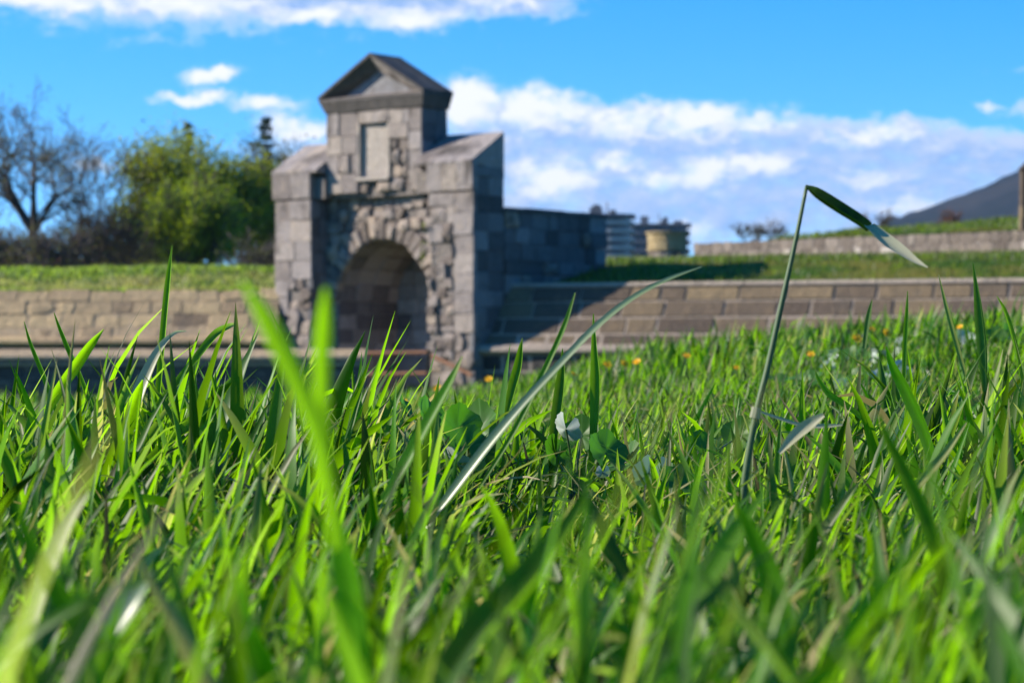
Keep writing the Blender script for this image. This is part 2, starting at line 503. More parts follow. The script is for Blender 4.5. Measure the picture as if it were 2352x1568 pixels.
xs = np.unique(np.concatenate([np.linspace(-37, -4, 34), np.linspace(-4, 4, 81), np.linspace(4, 37, 34)]))
ys = np.unique(np.concatenate([np.linspace(-20, -1, 20), np.linspace(-1, 13.5, 120)]))
tag(grid_obj('meadow', xs, ys, turf_z, M_SOIL), kind='structure')
ZB = -2.2                                   # floor of the ditch
lin = np.array([-6000, -1500, -400, -150, -60, -30, -10, 10, 30, 60, 150, 400, 1500, 6000.])
tag(grid_obj('ground', lin, lin, lambda X, Y: np.full_like(X, ZB), M_DITCH), kind='structure')

# line along which the earth banks meet the retaining walls
WX = np.array([-400, -18.2, -5.2, -4.75, -2.9, .42, .50, 10.3, 17.5, 30.0, 400.0])
WY = np.array([55.75, 55.75, 53.45, 53.50, 56.0, 53.3, 50.88, 47.02, 44.18, 43.7, 43.7])
def bank_z(x, y):
    d = y - np.interp(x, WX, WY)
    left = 1.48 + .74 * smooth01(d / 6.5) + .10 * smooth01((d - 30) / 60)
    right = 1.50 + .46 * smooth01(d / 4.0) + 1.16 * np.clip(d / 29, 0, 1) - .75 * smooth01((d - 34) / 30)
    k = smooth01((x + 2) / 5)
    z = left * (1 - k) + right * k
    return z + wob(x * .35, y * .35) * .05 * smooth01(d / 2) + wob(x * 1.3, y * 1.1) * .03 * smooth01(d / 2)

bx = np.unique(np.concatenate([np.linspace(-400, -40, 13), np.linspace(-40, 40, 200), np.linspace(40, 400, 13), [-18.2, -5.2, -4.75, -2.9, .42, .46, .5, 10.3, 17.5]]))
bd = np.unique(np.concatenate([np.linspace(0.0, 45, 110), np.array([55, 70, 100, 150, 220, 350, 600, 1200, 2200])]))
Xb, Db = np.meshgrid(bx, bd)
Yb = np.interp(Xb, WX, WY) + .12 + Db
Zb_ = bank_z(Xb, Yb)
ib = np.arange(Xb.size).reshape(Xb.shape)
qb = np.stack([ib[:-1, :-1], ib[:-1, 1:], ib[1:, 1:], ib[1:, :-1]], -1).reshape(-1, 4)
tag(npobj('earth_bank', np.stack([Xb.ravel(), Yb.ravel(), Zb_.ravel()], 1), qb, M_BANK), kind='structure')

# far mountain on the right
m_h, B = new_mat('mountain_forest')
t = B.n('ShaderNodeTexCoord')
n1 = B.noise(t.outputs['Object'], .006, 8, .65)
c = B.mix(B.smooth(n1, .35, .65), (.008, .012, .012), (.028, .026, .024))
finish(B, principled(B, c, .95, None, .05))
hx = np.array([1960, 2000, 2040, 2080, 2150, 2200, 2250, 2300, 2352, 2420, 2500, 2650, 2900, 3300, 3900, 4800.])
hyv = np.array([545, 522, 503, 491, 470, 448, 430, 408, 388, 360, 335, 290, 240, 225, 300, 520.])
HZ = 2600.0
hwx = (hx - CX) / FPX * HZ; hwz = EYE + (HY - hyv) / FPX * HZ
hs_x = np.linspace(hwx[0] - 60, hwx[-1], 140); hs_t = np.linspace(-1, 1, 41)
HX, HT = np.meshgrid(hs_x, hs_t)
ridge = np.interp(HX, hwx, hwz)
prof = (1 - np.abs(HT)) ** 1.15
rng = np.random.default_rng(3)
HZZ = ZB + (ridge - ZB) * prof + (1 - prof) * prof * 40 * np.sin(HX * .016 + HT * 4) + np.where(np.abs(HT) < .98, rng.normal(0, 1.6, HX.shape), 0)
HYY = HZ + HT * 1000 + 0 * HX
ih = np.arange(HX.size).reshape(HX.shape)
qh = np.stack([ih[:-1, :-1], ih[:-1, 1:], ih[1:, 1:], ih[1:, :-1]], -1).reshape(-1, 4)
tag(npobj('mountain', np.stack([HX.ravel(), HYY.ravel(), HZZ.ravel()], 1), qh, m_h), kind='structure')

# ------------------------------------------------------------------ masonry helpers
def stone(name, poly, frame, mat, parent, prot, back=-.10, chamfer=.03, rng=random, bulge=0.0):
    """One stone: outline poly [(u, z)] in the wall's own plane, sunk to `back`, proud by `prot`, worn arrises."""
    n = len(poly)
    cu = sum(p[0] for p in poly) / n; cz = sum(p[1] for p in poly) / n
    vs = []
    for (u, z) in poly: vs.append(frame(u, z, back))
    for (u, z) in poly: vs.append(frame(u, z, prot - chamfer * rng.uniform(.6, 1.2)))
    for (u, z) in poly:
        L = math.hypot(u - cu, z - cz) or 1
        k = max(0.3, 1 - chamfer * rng.uniform(.8, 1.6) / L)
        vs.append(frame(cu + (u - cu) * k, cz + (z - cz) * k, prot + rng.uniform(-.25, .25) * chamfer))
    fs = []
    for i in range(n):
        j = (i + 1) % n
        fs += [(i, j, n + j, n + i), (n + i, n + j, 2 * n + j, 2 * n + i)]
    if n == 4 and not bulge:
        fs.append((2 * n, 2 * n + 1, 2 * n + 2, 2 * n + 3))
    else:
        vs.append(frame(cu, cz, prot + bulge))
        fs += [(2 * n + i, 2 * n + (i + 1) % n, 3 * n) for i in range(n)]
    o = obj(name, vs, fs, mat, parent)
    return o

def rect(u0, u1, z0, z1, j=0.0, rng=random):
    g = lambda: rng.uniform(-j, j)
    return [(u0 + g(), z0 + g()), (u1 + g(), z0 + g()), (u1 + g(), z1 + g()), (u0 + g(), z1 + g())]

def rough(u0, u1, z0, z1, j, rng):
    """Irregular eight-sided outline inside a cell."""
    um, zm = (u0 + u1) / 2, (z0 + z1) / 2
    a, b = (u1 - u0), (z1 - z0)
    c = rng.uniform(.04, .2)
    pts = [(u0 + c * a, z0), (um + rng.uniform(-.15, .15) * a, z0), (u1 - c * a, z0), (u1, zm + rng.uniform(-.2, .2) * b),
           (u1 - c * a, z1), (um + rng.uniform(-.15, .15) * a, z1), (u0 + c * a, z1), (u0, zm + rng.uniform(-.2, .2) * b)]
    return [(u + rng.uniform(-j, j), z + rng.uniform(-j, j)) for u, z in pts]

def split(a, b, w0, w1, rng):
    out = [a]
    while b - out[-1] > w1:
        out.append(out[-1] + rng.uniform(w0, w1))
    if b - out[-1] < w0 * .5 and len(out) > 1: out.pop()
    out.append(b)
    return out

def courses(z0, z1, h0, h1, rng):
    return split(z0, z1, h0, h1, rng)

# ------------------------------------------------------------------ the gate
TH = R(38)
GO = Vector((-3.046, 51.756, ZB))
gate = thing('stone_gate', 'ruined grey stone gateway with arched opening and triangular pediment over a square tower', 'gate', GO, -TH)
def gframe(y0):
    return lambda u, z, w: (u, y0 - w, z - ZB)
def sframe(x0):          # a face that looks to the right (+x of the gate)
    return lambda v, z, w: (x0 + w, v, z - ZB)
rg = random.Random(11)
AC, AR, ASP = -.14, 1.35, 1.27         # arch centre, radius, springing height
XL, XR = -2.85, 2.85

# solid core of mortared rubble, sunk behind the facing stones
mb = MB()
YF, YK = .605, 1.04
mb.box((XL + .02, YF, 0), (AC - AR, YK, 3.52 - ZB))
mb.box((AC + AR, YF, 0), (XR - .06, YK, 3.52 - ZB))
K = 16
arc = [(AC - AR * math.cos(PI * k / K), ASP + AR * math.sin(PI * k / K) - ZB) for k in range(K + 1)]
zt = 3.52 - ZB
for k in range(K):
    (u0, z0), (u1, z1) = arc[k], arc[k + 1]
    mb.add([(u0, YF, z0), (u1, YF, z1), (u1, YF, zt), (u0, YF, zt), (u0, YK, z0), (u1, YK, z1), (u1, YK, zt), (u0, YK, zt)],
           [(0, 1, 2, 3), (5, 4, 7, 6), (0, 4, 5, 1), (3, 2, 6, 7)])
mb.box((XL + .02, .045, 0), (-1.79, YF - .003, 3.5 - ZB))            # left pier
mb.box((1.66, .045, 0), (XR - .06, YF - .003, 3.5 - ZB))             # right pier
mb.box((-1.45, .37, 3.523 - ZB), (1.17, 1.08, 5.40 - ZB))             # tower
mb.box((XL + .03, .12, 3.523 - ZB), (-1.46, 1.03, 4.0 - ZB))
mb.box((1.18, .12, 3.523 - ZB), (XR - .06, 1.03, 4.0 - ZB))
mb.build('masonry_core', M_MORTAR, gate)

def ashlar(face, u0, u1, z0, z1, mat, h=(.30, .44), w=(.35, .7), prot=(.0, .03), gap=.004, hole=None, parent=None, name='stone', ch=.011, j=.010, rng=rg, rough_p=0.0, back=-.11):
    zs = courses(z0, z1, h[0], h[1], rng)
    n = 0
    for a, b in zip(zs[:-1], zs[1:]):
        us = split(u0, u1, w[0], w[1], rng)
        for c, d in zip(us[:-1], us[1:]):
            cu, cz = (c + d) / 2, (a + b) / 2
            if hole and hole(cu, cz, c, d, a, b): continue
            fr = face
            pr = rng.uniform(*prot)
            if rng.random() < rough_p:
                stone(name, rough(c + gap, d - gap, a + gap, b - gap, .02, rng), fr, M_RUBBLE, parent, pr + rng.uniform(-.05, .07), back, .045, rng, rng.uniform(0, .05))
            else:
                stone(name, rect(c + gap, d - gap, a + gap, b - gap, j, rng), fr, mat, parent, pr, back, ch, rng)
            n += 1
    return n

def rubble(face, u0, u1, z0, z1, h=(.14, .30), w=(.15, .44), prot=(-.05, .11), hole=None, parent=None, rng=rg, mat=None):
    zs = courses(z0, z1, h[0], h[1], rng)
    for a, b in zip(zs[:-1], zs[1:]):
        us = split(u0, u1, w[0], w[1], rng)
        for c, d in zip(us[:-1], us[1:]):
            if hole and hole((c + d) / 2, (a + b) / 2, c, d, a, b): continue
            stone('stone', rough(c - .004, d + .004, a - .004, b + .004, .034, rng), face, mat or M_RUBBLE, parent, rng.uniform(*prot) - (.09 if rng.random() < .16 else .01), -.16, .024, rng, rng.uniform(-.04, .05))

F0, FR, FT = gframe(0), gframe(.56), gframe(.25)
# piers: dressed blocks above, broken facing below
ashlar(F0, XL, -1.75, 1.75, 3.50, M_GATE, h=(.36, .48), w=(.4, .62), parent=gate)
rubble(F0, XL + .42, -1.75, .0, 1.75, parent=gate)
ashlar(F0, XL, XL + .42, .95, 1.75, M_GATE, h=(.36, .42), w=(.4, .5), parent=gate)
rubble(F0, XL - .22, XL + .42, -.55, .95, h=(.22, .36), w=(.26, .4), prot=(-.02, .10), parent=gate)
rubble(F0, XL + .42, -1.75, -.55, .0, h=(.22, .36), w=(.3, .45), parent=gate)
ashlar(F0, 2.32, XR, .55, 3.50, M_GATE, h=(.34, .50), w=(.5, .6), parent=gate)
ashlar(F0, 1.62, 2.32, 2.45, 3.50, M_GATE, h=(.34, .44), w=(.34, .6), rough_p=.3, parent=gate)
rubble(F0, 1.62, 2.32, .0, 2.45, parent=gate)
rubble(F0, 2.32, XR, -.55, .55, h=(.24, .6), w=(.26, .5), prot=(-.02, .06), parent=gate)
rubble(F0, 1.62, 2.32, -.55, .0, h=(.24, .34), w=(.3, .5), parent=gate)
# recessed field round the arch
def arch_hole(cu, cz, c, d, a, b):
    if cz < ASP: return c < AC + AR - .02 and d > AC - AR + .02 and not (d < AC - AR + .12 or c > AC + AR - .12)
    return math.hypot(cu - AC, cz - ASP) < AR + .22
rubble(FR, -1.75, 1.62, 2.2, 3.62, h=(.2, .32), w=(.24, .46), prot=(-.03, .10), hole=arch_hole, parent=gate)
rubble(FR, -1.75, AC - AR, -.5, 2.2, h=(.26, .36), w=(.3, .5), parent=gate)
rubble(FR, AC - AR, 1.62, ASP + .45, 2.2, h=(.2, .3), w=(.24, .4), hole=arch_hole, parent=gate)
rubble(FR, AC + AR, 1.62, -.5, ASP + .45, h=(.2, .3), w=(.24, .4), parent=gate)
nv = 19
for k in range(nv):
    a0, a1 = PI * k / nv + .012, PI * (k + 1) / nv - .012
    ro = AR + rg.uniform(.30, .50); ri = AR - .02 + rg.uniform(-.02, .02)
    pts = [(AC + ri * math.cos(a0), ASP + ri * math.sin(a0)), (AC + ro * math.cos(a0), ASP + ro * math.sin(a0)),
           (AC + (ro + rg.uniform(-.06, .06)) * math.cos(a1), ASP + (ro + rg.uniform(-.06, .06)) * math.sin(a1)), (AC + ri * math.cos(a1), ASP + ri * math.sin(a1))]
    stone('voussoir', pts[::-1] if False else pts, FR, M_RUBBLE, gate, rg.uniform(.02, .10), -.14, .04, rg)
# inner side of the left pier, looking right
ashlar(sframe(-1.75), .02, .54, -.5, 3.48, M_SHADEFLANK, h=(.34, .5), w=(.22, .3), parent=gate)
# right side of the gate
ashlar(sframe(XR), .015, 1.03, -.55, 4.05, M_SHADEFLANK, h=(.34, .46), w=(.4, .65), prot=(-.015, .01), parent=gate)
# tower front with the gap for the plaque
PU0, PU1, PZ0, PZ1 = -.60, .30, 3.95, 5.12
def plaque_hole(cu, cz, c, d, a, b):
    return c < PU1 - .03 and d > PU0 + .03 and a < PZ1 - .03 and b > PZ0 + .03
ashlar(FT, -1.515, PU0, 3.62, 5.38, M_GATE, h=(.33, .46), w=(.34, .56), rough_p=.16, parent=gate)
ashlar(FT, PU0, PU1, PZ1, 5.38, M_GATE, h=(.26, .3), w=(.4, .5), parent=gate)
ashlar(FT, .86, 1.23, 3.62, 5.38, M_GATE, h=(.33, .48), w=(.36, .5), parent=gate)
rubble(FT, PU1, .86, 3.62, 4.75, h=(.2, .34), w=(.24, .4), prot=(-.06, .03), parent=gate)
ashlar(FT, PU1, .86, 4.75, 5.38, M_GATE, h=(.3, .33), w=(.3, .5), parent=gate)
rubble(FT, PU0, PU1, 3.62, PZ0 - .07, h=(.16, .26), w=(.24, .34), prot=(-.06, .05), parent=gate)
ashlar(sframe(1.23), .26, 1.10, 3.9, 5.38, M_SHADEFLANK, h=(.34, .46), w=(.35, .55), prot=(-.01, .01), parent=gate)
ashlar(lambda v, z, w: (-1.515 - w, v, z - ZB), .26, 1.10, 3.9, 5.38, M_SHADEFLANK, h=(.34, .46), w=(.35, .55), prot=(-.01, .01), parent=gate)
# plaque: smooth panel in a shallow frame, with a sill
pan = MB().box((PU0 + .03, .350, PZ0 - ZB), (PU1 - .03, .40, PZ1 - .02 - ZB)).build('plaque', M_PLAQUE, gate)
MB().box((PU0 - .01, .245, PZ0 - ZB), (PU0 + .04, .362, PZ1 - ZB)).build('frame', M_PLAQUE, pan)
MB().box((PU1 - .05, .245, PZ0 - ZB), (PU1 + .01, .362, PZ1 - ZB)).build('frame', M_PLAQUE, pan)
MB().box((PU0 - .03, .19, PZ0 - .075 - ZB), (PU1 + .02, .36, PZ0 - .004 - ZB)).build('sill', M_PLAQUE, pan)
# shoulder blocks and their sloping weathering slabs
def shoulder(u0, u1, inner, outer, n):
    us = [u0 + (u1 - u0) * k / n for k in range(n + 1)]
    for a, b in zip(us[:-1], us[1:]):
        MB().prism([(a + .006, -.05, 3.54 - ZB), (b - .006, -.05, 3.54 - ZB), (b - .006, -.07, 4.10 - ZB), (a + .006, -.07, 4.10 - ZB)],
                   [(a + .006, .14, 3.54 - ZB), (b - .006, .14, 3.54 - ZB), (b - .006, .14, 4.10 - ZB), (a + .006, .14, 4.10 - ZB)]).build('cap_block', M_GATE, gate)
    vs = [inner + (outer - inner) * k / 3 for k in range(4)]
    for i, (a, b) in enumerate(zip(vs[:-1], vs[1:])):
        d = rg.uniform(-.008, .008)
        e = .006 if a < b else -.006
        lo, hi = min(a, b) + .006, max(a, b) - .006
        MB().prism([(lo, -.08, 4.103 - ZB), (lo, -.08, 4.16 - ZB + d), (lo, 1.02, 4.82 - ZB + d), (lo, 1.02, 4.0 - ZB)],
                   [(hi, -.08, 4.103 - ZB), (hi, -.08, 4.16 - ZB + d), (hi, 1.02, 4.82 - ZB + d), (hi, 1.02, 4.0 - ZB)]).build('weathering_slab', M_GATE, gate)
shoulder(XL - .04, -1.75, XL - .04, -1.53, 2)
shoulder(1.60, XR + .01, 1.245, XR + .01, 3)
# cornice and hollow pediment
HU0, HU1, HC = -1.515, 1.23, -.1425
OUT = .125
def ring(out, y0, y1, z):
    y1 = 1.12 - out
    return [(HU0 - out, y0 - out, z - ZB), (HU1 + out, y0 - out, z - ZB), (HU1 + out, y1 + out, z - ZB), (HU0 - out, y1 + out, z - ZB)]
c = MB()
c.prism(ring(.015, .25, 1.15, 5.385), ring(.03, .25, 1.15, 5.40))
c.prism(ring(.03, .25, 1.15, 5.402), ring(OUT - .01, .25, 1.15, 5.62))
c.prism(ring(OUT, .25, 1.15, 5.622), ring(OUT, .25, 1.15, 5.70))
c.build('cornice', M_SHADESTONE, gate)
ZE, ZA = 5.702 - ZB, 6.56 - ZB
YO, YI, YB = .25 - OUT, .40, 1.14
HL, HR = HU0 - OUT, HU1 + OUT
def rake(name, side):
    e = HL if side < 0 else HR
    k = .30
    sl = (ZA - ZE) / (HC - HL)
    ie = e - side * .52                                    # inner triangle's corner
    inner_apex = ZA - .30
    A0, A1 = (e, YO, ZE), (HC, YO, ZA)
    B0, B1 = (ie, YI, ZE + .07), (HC, YI, inner_apex)
    C0, C1 = (ie, YI + .1, ZE + .07), (HC, YI + .1, inner_apex)
    D0, D1 = (e, YI + .1, ZE), (HC, YI + .1, ZA)
    m = MB().add([A0, A1, B0, B1, C0, C1, D0, D1], [(0, 1, 3, 2) if side < 0 else (0, 2, 3, 1), (2, 3, 5, 4), (6, 4, 5, 7), (0, 6, 7, 1), (0, 2, 4, 6), (1, 7, 5, 3)])
    return m.build(name, M_SHADESTONE if side < 0 else M_GATE, gate)  # left rake carries painted shade, right rake keeps the plain gate stone
rake('raking_cornice', -1); rake('raking_cornice', 1)
il, ir = HL + .52, HR - .52
MB().add([(HL + .01, YO + .004, ZE + .001), (HR - .01, YO + .004, ZE + .001), (ir, YI, ZE + .068), (il, YI, ZE + .068), (HL + .01, YI + .1, ZE + .001), (HR - .01, YI + .1, ZE + .001)],
         [(0, 1, 2, 3), (0, 3, 4), (1, 5, 2), (4, 3, 2, 5)]).build('pediment_ledge', M_GATE, gate)
MB().prism([(il, YI + .02, ZE + .06), (ir, YI + .02, ZE + .06), (HC, YI + .02, ZA - .29)],
           [(il, YI + .09, ZE + .06), (ir, YI + .09, ZE + .06), (HC, YI + .09, ZA - .29)]).build('tympanum', M_SHADEFLANK, gate)
for s in (-1, 1):
    e = HL - .015 if s < 0 else HR + .015
    zo = ZE - .012
    for k in range(3):
        y0 = YO - .02 + (YB - YO + .02) * k / 3 + .004; y1 = YO - .02 + (YB - YO + .02) * (k + 1) / 3 - .004
        d = rg.uniform(0, .01)
        A = [(e, y0, zo), (HC, y0, ZA + .004), (HC, y0, ZA + .065 + d), (e, y0, zo + .065 + d)]
        B_ = [(e, y1, zo), (HC, y1, ZA + .004), (HC, y1, ZA + .065 + d), (e, y1, zo + .065 + d)]
        MB().prism(A, B_).build('roof_slab', M_SHADESTONE, gate)
MB().prism([(HL + .03, YI + .12, ZE), (HR - .03, YI + .12, ZE), (HC, YI + .12, ZA - .01)],
           [(HL + .03, YB - .02, ZE), (HR - .03, YB - .02, ZE), (HC, YB - .02, ZA - .01)]).build('roof_core', M_MORTAR, gate)

# vaulted passage behind the arch and the wall that blocks it
mb = MB()
PY0, PY1 = YK + .003, 3.2
arc2 = [(AC - (AR + .02) * math.cos(PI * k / K), ASP + (AR + .02) * math.sin(PI * k / K) - ZB) for k in range(K + 1)]
prof = [(AC - AR - .02, 0)] + arc2 + [(AC + AR + .02, 0)]
outer = [(AC - AR - .4, 0), (AC - AR - .4, ASP + .6 - ZB)] + [(AC - (AR + .4) * math.cos(PI * k / K), max(ASP + .6, ASP + (AR + .3) * math.sin(PI * k / K)) - ZB) for k in range(1, K)] + [(AC + AR + .4, ASP + .6 - ZB), (AC + AR + .4, 0)]
n_ = len(prof)
mb.add([(u, PY0, z) for u, z in prof] + [(u, PY1, z) for u, z in prof] + [(u, PY0, z) for u, z in outer] + [(u, PY1, z) for u, z in outer],
       [(i, i + 1, n_ + i + 1, n_ + i) for i in range(n_ - 1)] + [(2 * n_ + i, 3 * n_ + i, 3 * n_ + i + 1, 2 * n_ + i + 1) for i in range(n_ - 1)] +
       [(i, 2 * n_ + i, 2 * n_ + i + 1, i + 1) for i in range(n_ - 1)] + [(n_ + i, n_ + i + 1, 3 * n_ + i + 1, 3 * n_ + i) for i in range(n_ - 1)])
mb.build('passage_vault', M_INFILL, gate)
rb = random.Random(5)
ny = split(.64, 3.0, .38, .6, rb)
for y0, y1 in zip(ny[:-1], ny[1:]):
    off = rb.uniform(0, .1)
    for k in range(11):
        a0, a1 = PI * (k + off) / 11 + .012, PI * min(k + 1 + off, 11) / 11 - .012
        ro, ri = AR + .04, AR - rb.uniform(.0, .035)
        P4 = [(AC + r * math.cos(a), ASP + r * math.sin(a) - ZB) for r, a in ((ri, a0), (ro, a0), (ro, a1), (ri, a1))]
        MB().prism([(u, y0 + .006, z) for u, z in P4], [(u, y1 - .006, z) for u, z in P4]).build('vault_stone', M_INFILL, gate)
ashlar(sframe(AC - AR - .03), .62, 3.0, -.6, ASP, M_INFILL, h=(.26, .36), w=(.4, .7), prot=(.03, .05), parent=gate, rng=rb, back=-.02)
blk = thing('blocked_arch_wall', 'dark coursed stone wall filling the opening of the arch in deep shade', 'wall', GO + Matrix.Rotation(-TH, 3, 'Z') @ Vector((AC, 2.6, 0)), -TH)
ashlar(lambda u, z, w: (u, -w, z - ZB), -AR + .01, AR - .01, -.6, ASP + AR - .02, M_INFILL, h=(.24, .36), w=(.35, .7), prot=(-.01, .03), parent=blk, rng=rb, back=-.05, ch=.02,
       hole=lambda cu, cz, c, d, a, b: cz > ASP and math.hypot(cu, cz - ASP) > AR - .1)
arcw = [(-(AR + .01) * math.cos(PI * k / K), ASP + (AR + .01) * math.sin(PI * k / K) - ZB) for k in range(K + 1)]
pl = [(u, .03, z) for u, z in [(-(AR + .01), 0)] + arcw + [(AR + .01, 0)]]
MB().prism(pl, [(u, .15, z) for u, _y, z in pl]).build('wall_core', M_MORTAR, blk)

# flank wall behind the right side of the gate
FL_Y0, FL_Y1, FL_Z = 1.06, 4.75, 3.22
fl = thing('flank_wall', 'blue-grey shaded stone wall running back from the gate with level top', 'wall', GO + Matrix.Rotation(-TH, 3, 'Z') @ Vector((2.4, 2.6, 0)), -TH)
ff = lambda v, z, w: (.45 + w, v - 2.6, z - ZB)
ashlar(ff, FL_Y0, FL_Y1, -.55, FL_Z - .07, M_SHADEFLANK, h=(.26, .42), w=(.3, .7), prot=(-.02, .035), parent=fl, rng=random.Random(8), rough_p=.1)
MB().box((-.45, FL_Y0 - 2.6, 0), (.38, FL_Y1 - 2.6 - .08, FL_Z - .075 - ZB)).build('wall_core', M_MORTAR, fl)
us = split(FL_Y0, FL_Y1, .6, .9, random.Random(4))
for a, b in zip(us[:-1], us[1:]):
    MB().box((-.48, a - 2.6 + .005, FL_Z - .07 - ZB), (.50, b - 2.6 - .005, FL_Z - ZB + rg.uniform(0, .012))).build('coping_stone', M_SHADEFLANK, fl)
rubble(lambda u, z, w: (u, FL_Y1 - 2.6 - .08 + w, z - ZB), -.45, .45, -.5, FL_Z - .08, h=(.3, .4), w=(.4, .5), prot=(.03, .08), parent=fl, rng=random.Random(3), mat=M_SHADEFLANK)

# ------------------------------------------------------------------ retaining walls
def scarp(name, label, base, rotz, length, top, foot, courses_h, mat, mortar, rng, wide, gap, prot, batter=.5, capped=True, cordon=True, lower=2, start=0.0, roughp=0.0, rowjit=0.0):
    th = thing(name, label, 'wall', (base[0], base[1], ZB), rotz)
    nrm = Vector((0, -1, batter)).normalized()
    def fr(u, z, w):
        p = Vector((u, -(top - z) * batter, z - ZB)) + nrm * w
        return tuple(p)
    z = top - (.07 if capped else 0)
    if capped:
        us = split(start, length, .9, 1.5, rng)
        for a, b in zip(us[:-1], us[1:]):
            stone('coping_stone', rect(a + .004, b - .004, top - .066, top + .012, .003, rng), fr, mortar, th, .03, -.35, .012, rng)
    for h in courses_h:
        us = split(start - rng.uniform(0, .3), length, wide[0], wide[1], rng)
        us[0] = start
        for a, b in zip(us[:-1], us[1:]):
            jz = rng.uniform(-rowjit, rowjit)
            if rng.random() < roughp:
                stone('stone', rough(a + gap, b - gap, z - h + gap, z - gap + jz, .02, rng), fr, mat, th, rng.uniform(*prot), -.08, .03, rng, rng.uniform(0, .02))
            else:
                stone('stone', rect(a + gap, b - gap, z - h + gap, z - gap + jz, .007, rng), fr, mat, th, rng.uniform(*prot), -.08, .018, rng)
        z -= h
    zf = z
    yf = -(top - zf) * batter
    mb = MB()
    A = [(start, .55, 0), (start, yf, 0), (start, yf, zf - ZB), (start, 0, top - .066 - ZB), (start, .55, top - .066 - ZB)]
    mb.prism(A, [(length, y, zz) for _u, y, zz in A])
    mb.build('wall_core', mortar, th)
    if cordon:
        us = split(start, length, .9, 1.4, rng)
        for a, b in zip(us[:-1], us[1:]):
            d = rng.uniform(-.008, .008)
            A = [(yf + .12, zf + .10), (yf - .06, zf + .075), (yf - .15, zf + .02), (yf - .16, zf - .05), (yf - .10, zf - .10), (yf + .12, zf - .10)]
            MB().prism([(a + .004, y, zz - ZB + d) for y, zz in A], [(b - .004, y, zz - ZB + d) for y, zz in A]).build('cordon_stone', mortar if capped else mat, th)
    zz = zf - .12
    fv = lambda u, q, w: (u, yf - w, q - ZB)
    for _ in range(lower):
        h = rng.uniform(.3, .36)
        us = split(start, length, .6, 1.1, rng)
        for a, b in zip(us[:-1], us[1:]):
            stone('stone', rect(a + gap, b - gap, zz - h + gap, zz - gap, .006, rng), fv, M_MOAT, th, rng.uniform(.0, .02), -.08, .02, rng)
        zz -= h
    return th

scarp('retaining_wall', 'sloping brown stone retaining wall with pale mortar joints right of the gate', (.76, 50.75), -math.atan2(.366, .93), 16.0, 1.58, .2,
      [.30, .345, .345, .30], M_SCARP, M_SCARPMORTAR, random.Random(21), (.5, 1.3), .021, (-.004, .014), batter=.70, start=-1.5, lower=2)
lw = scarp('retaining_wall', 'worn tan stone retaining wall with grassy top left of the gate', (-18.15, 55.8), R(-10), 13.2, 1.56, .3,
      [.27, .29, .31, .29], M_LEFTWALL, M_LEFTMORTAR, random.Random(22), (.4, 1.0), .010, (-.012, .012), roughp=.22, rowjit=.02, lower=1, capped=False)

# low moat wall in front of the left wall
mw = thing('moat_wall', 'low dark wall with pale coping across the ditch in front of the tan wall', 'wall', (-17.5, 47.5, ZB))
rm = random.Random(6)
MBW = 14.6
us = split(0, MBW, .8, 1.3, rm)
for a, b in zip(us[:-1], us[1:]):
    A = [(-.06, .02), (-.06, .09), (.42, .24), (.42, .02)]
    d = rm.uniform(-.006, .006)
    MB().prism([(a + .005, y, z - ZB + d - .03) for y, z in A], [(b - .005, y, z - ZB + d - .03) for y, z in A]).build('coping_stone', M_LEFTMORTAR, mw)
MB().box((0, .05, 0), (MBW, .40, -.02 - ZB)).build('wall_core', M_MORTAR, mw)
MB().box((0, -.045, -.115 - ZB), (MBW, .05 - .003, -.07 - ZB)).build('string_course', M_LEFTMORTAR, mw)
z = -.125
for h in (.26, .28, .3):
    us = split(0, MBW, .6, 1.2, rm)
    for a, b in zip(us[:-1], us[1:]):
        stone('stone', rect(a + .01, b - .01, z - h + .01, z - .01, .005, rm), lambda u, q, w: (u, .03 - w, q - ZB), M_MOAT, mw, rm.uniform(0, .02), -.06, .018, rm)
    z -= h

# rusty railing across the arch
rl = thing('railing', 'rusty brown two-bar iron railing in front of the blocked arch', 'railing', at(985, 860, 49.6) * 1.0)
base = rl.location.copy()
def rp(px, py, Z):
    return at(px, py, Z) - base
for py in (809, 857):
    MB().tube([rp(770, py + 3, 50.9), rp(987, py, 49.6)], .045, 6).build('rail', M_RUST, rl)
for px, Z in ((985, 49.6), (775, 50.9)):
    MB().box(tuple(rp(px - 5, 925, Z) - Vector((0, .05, .9))), tuple(rp(px + 5, 802, Z) + Vector((0, .05, 0)))).build('post', M_RUST, rl)
MB().tube([rp(990, 815, 49.6), rp(1085, 862, 48.6)], .04, 6).build('brace', M_RUST, rl)
base.z = base.z
rail2 = thing('pipe_rail', 'pale grey horizontal pipe at the foot of the left gate pier', 'pipe', at(645, 806, 50.5))
b2 = rail2.location.copy()
MB().tube([Vector((0, 0, 0)), at(766, 803, 50.5) - b2], .05, 8).build('pipe', M_GREYRAIL, rail2)
for px in (650, 760):
    q = at(px, 806, 50.5) - b2
    MB().tube([q - Vector((0, -.02, 1.5)), q - Vector((0, -.02, .02))], .035, 6).build('post', M_GREYRAIL, rail2)

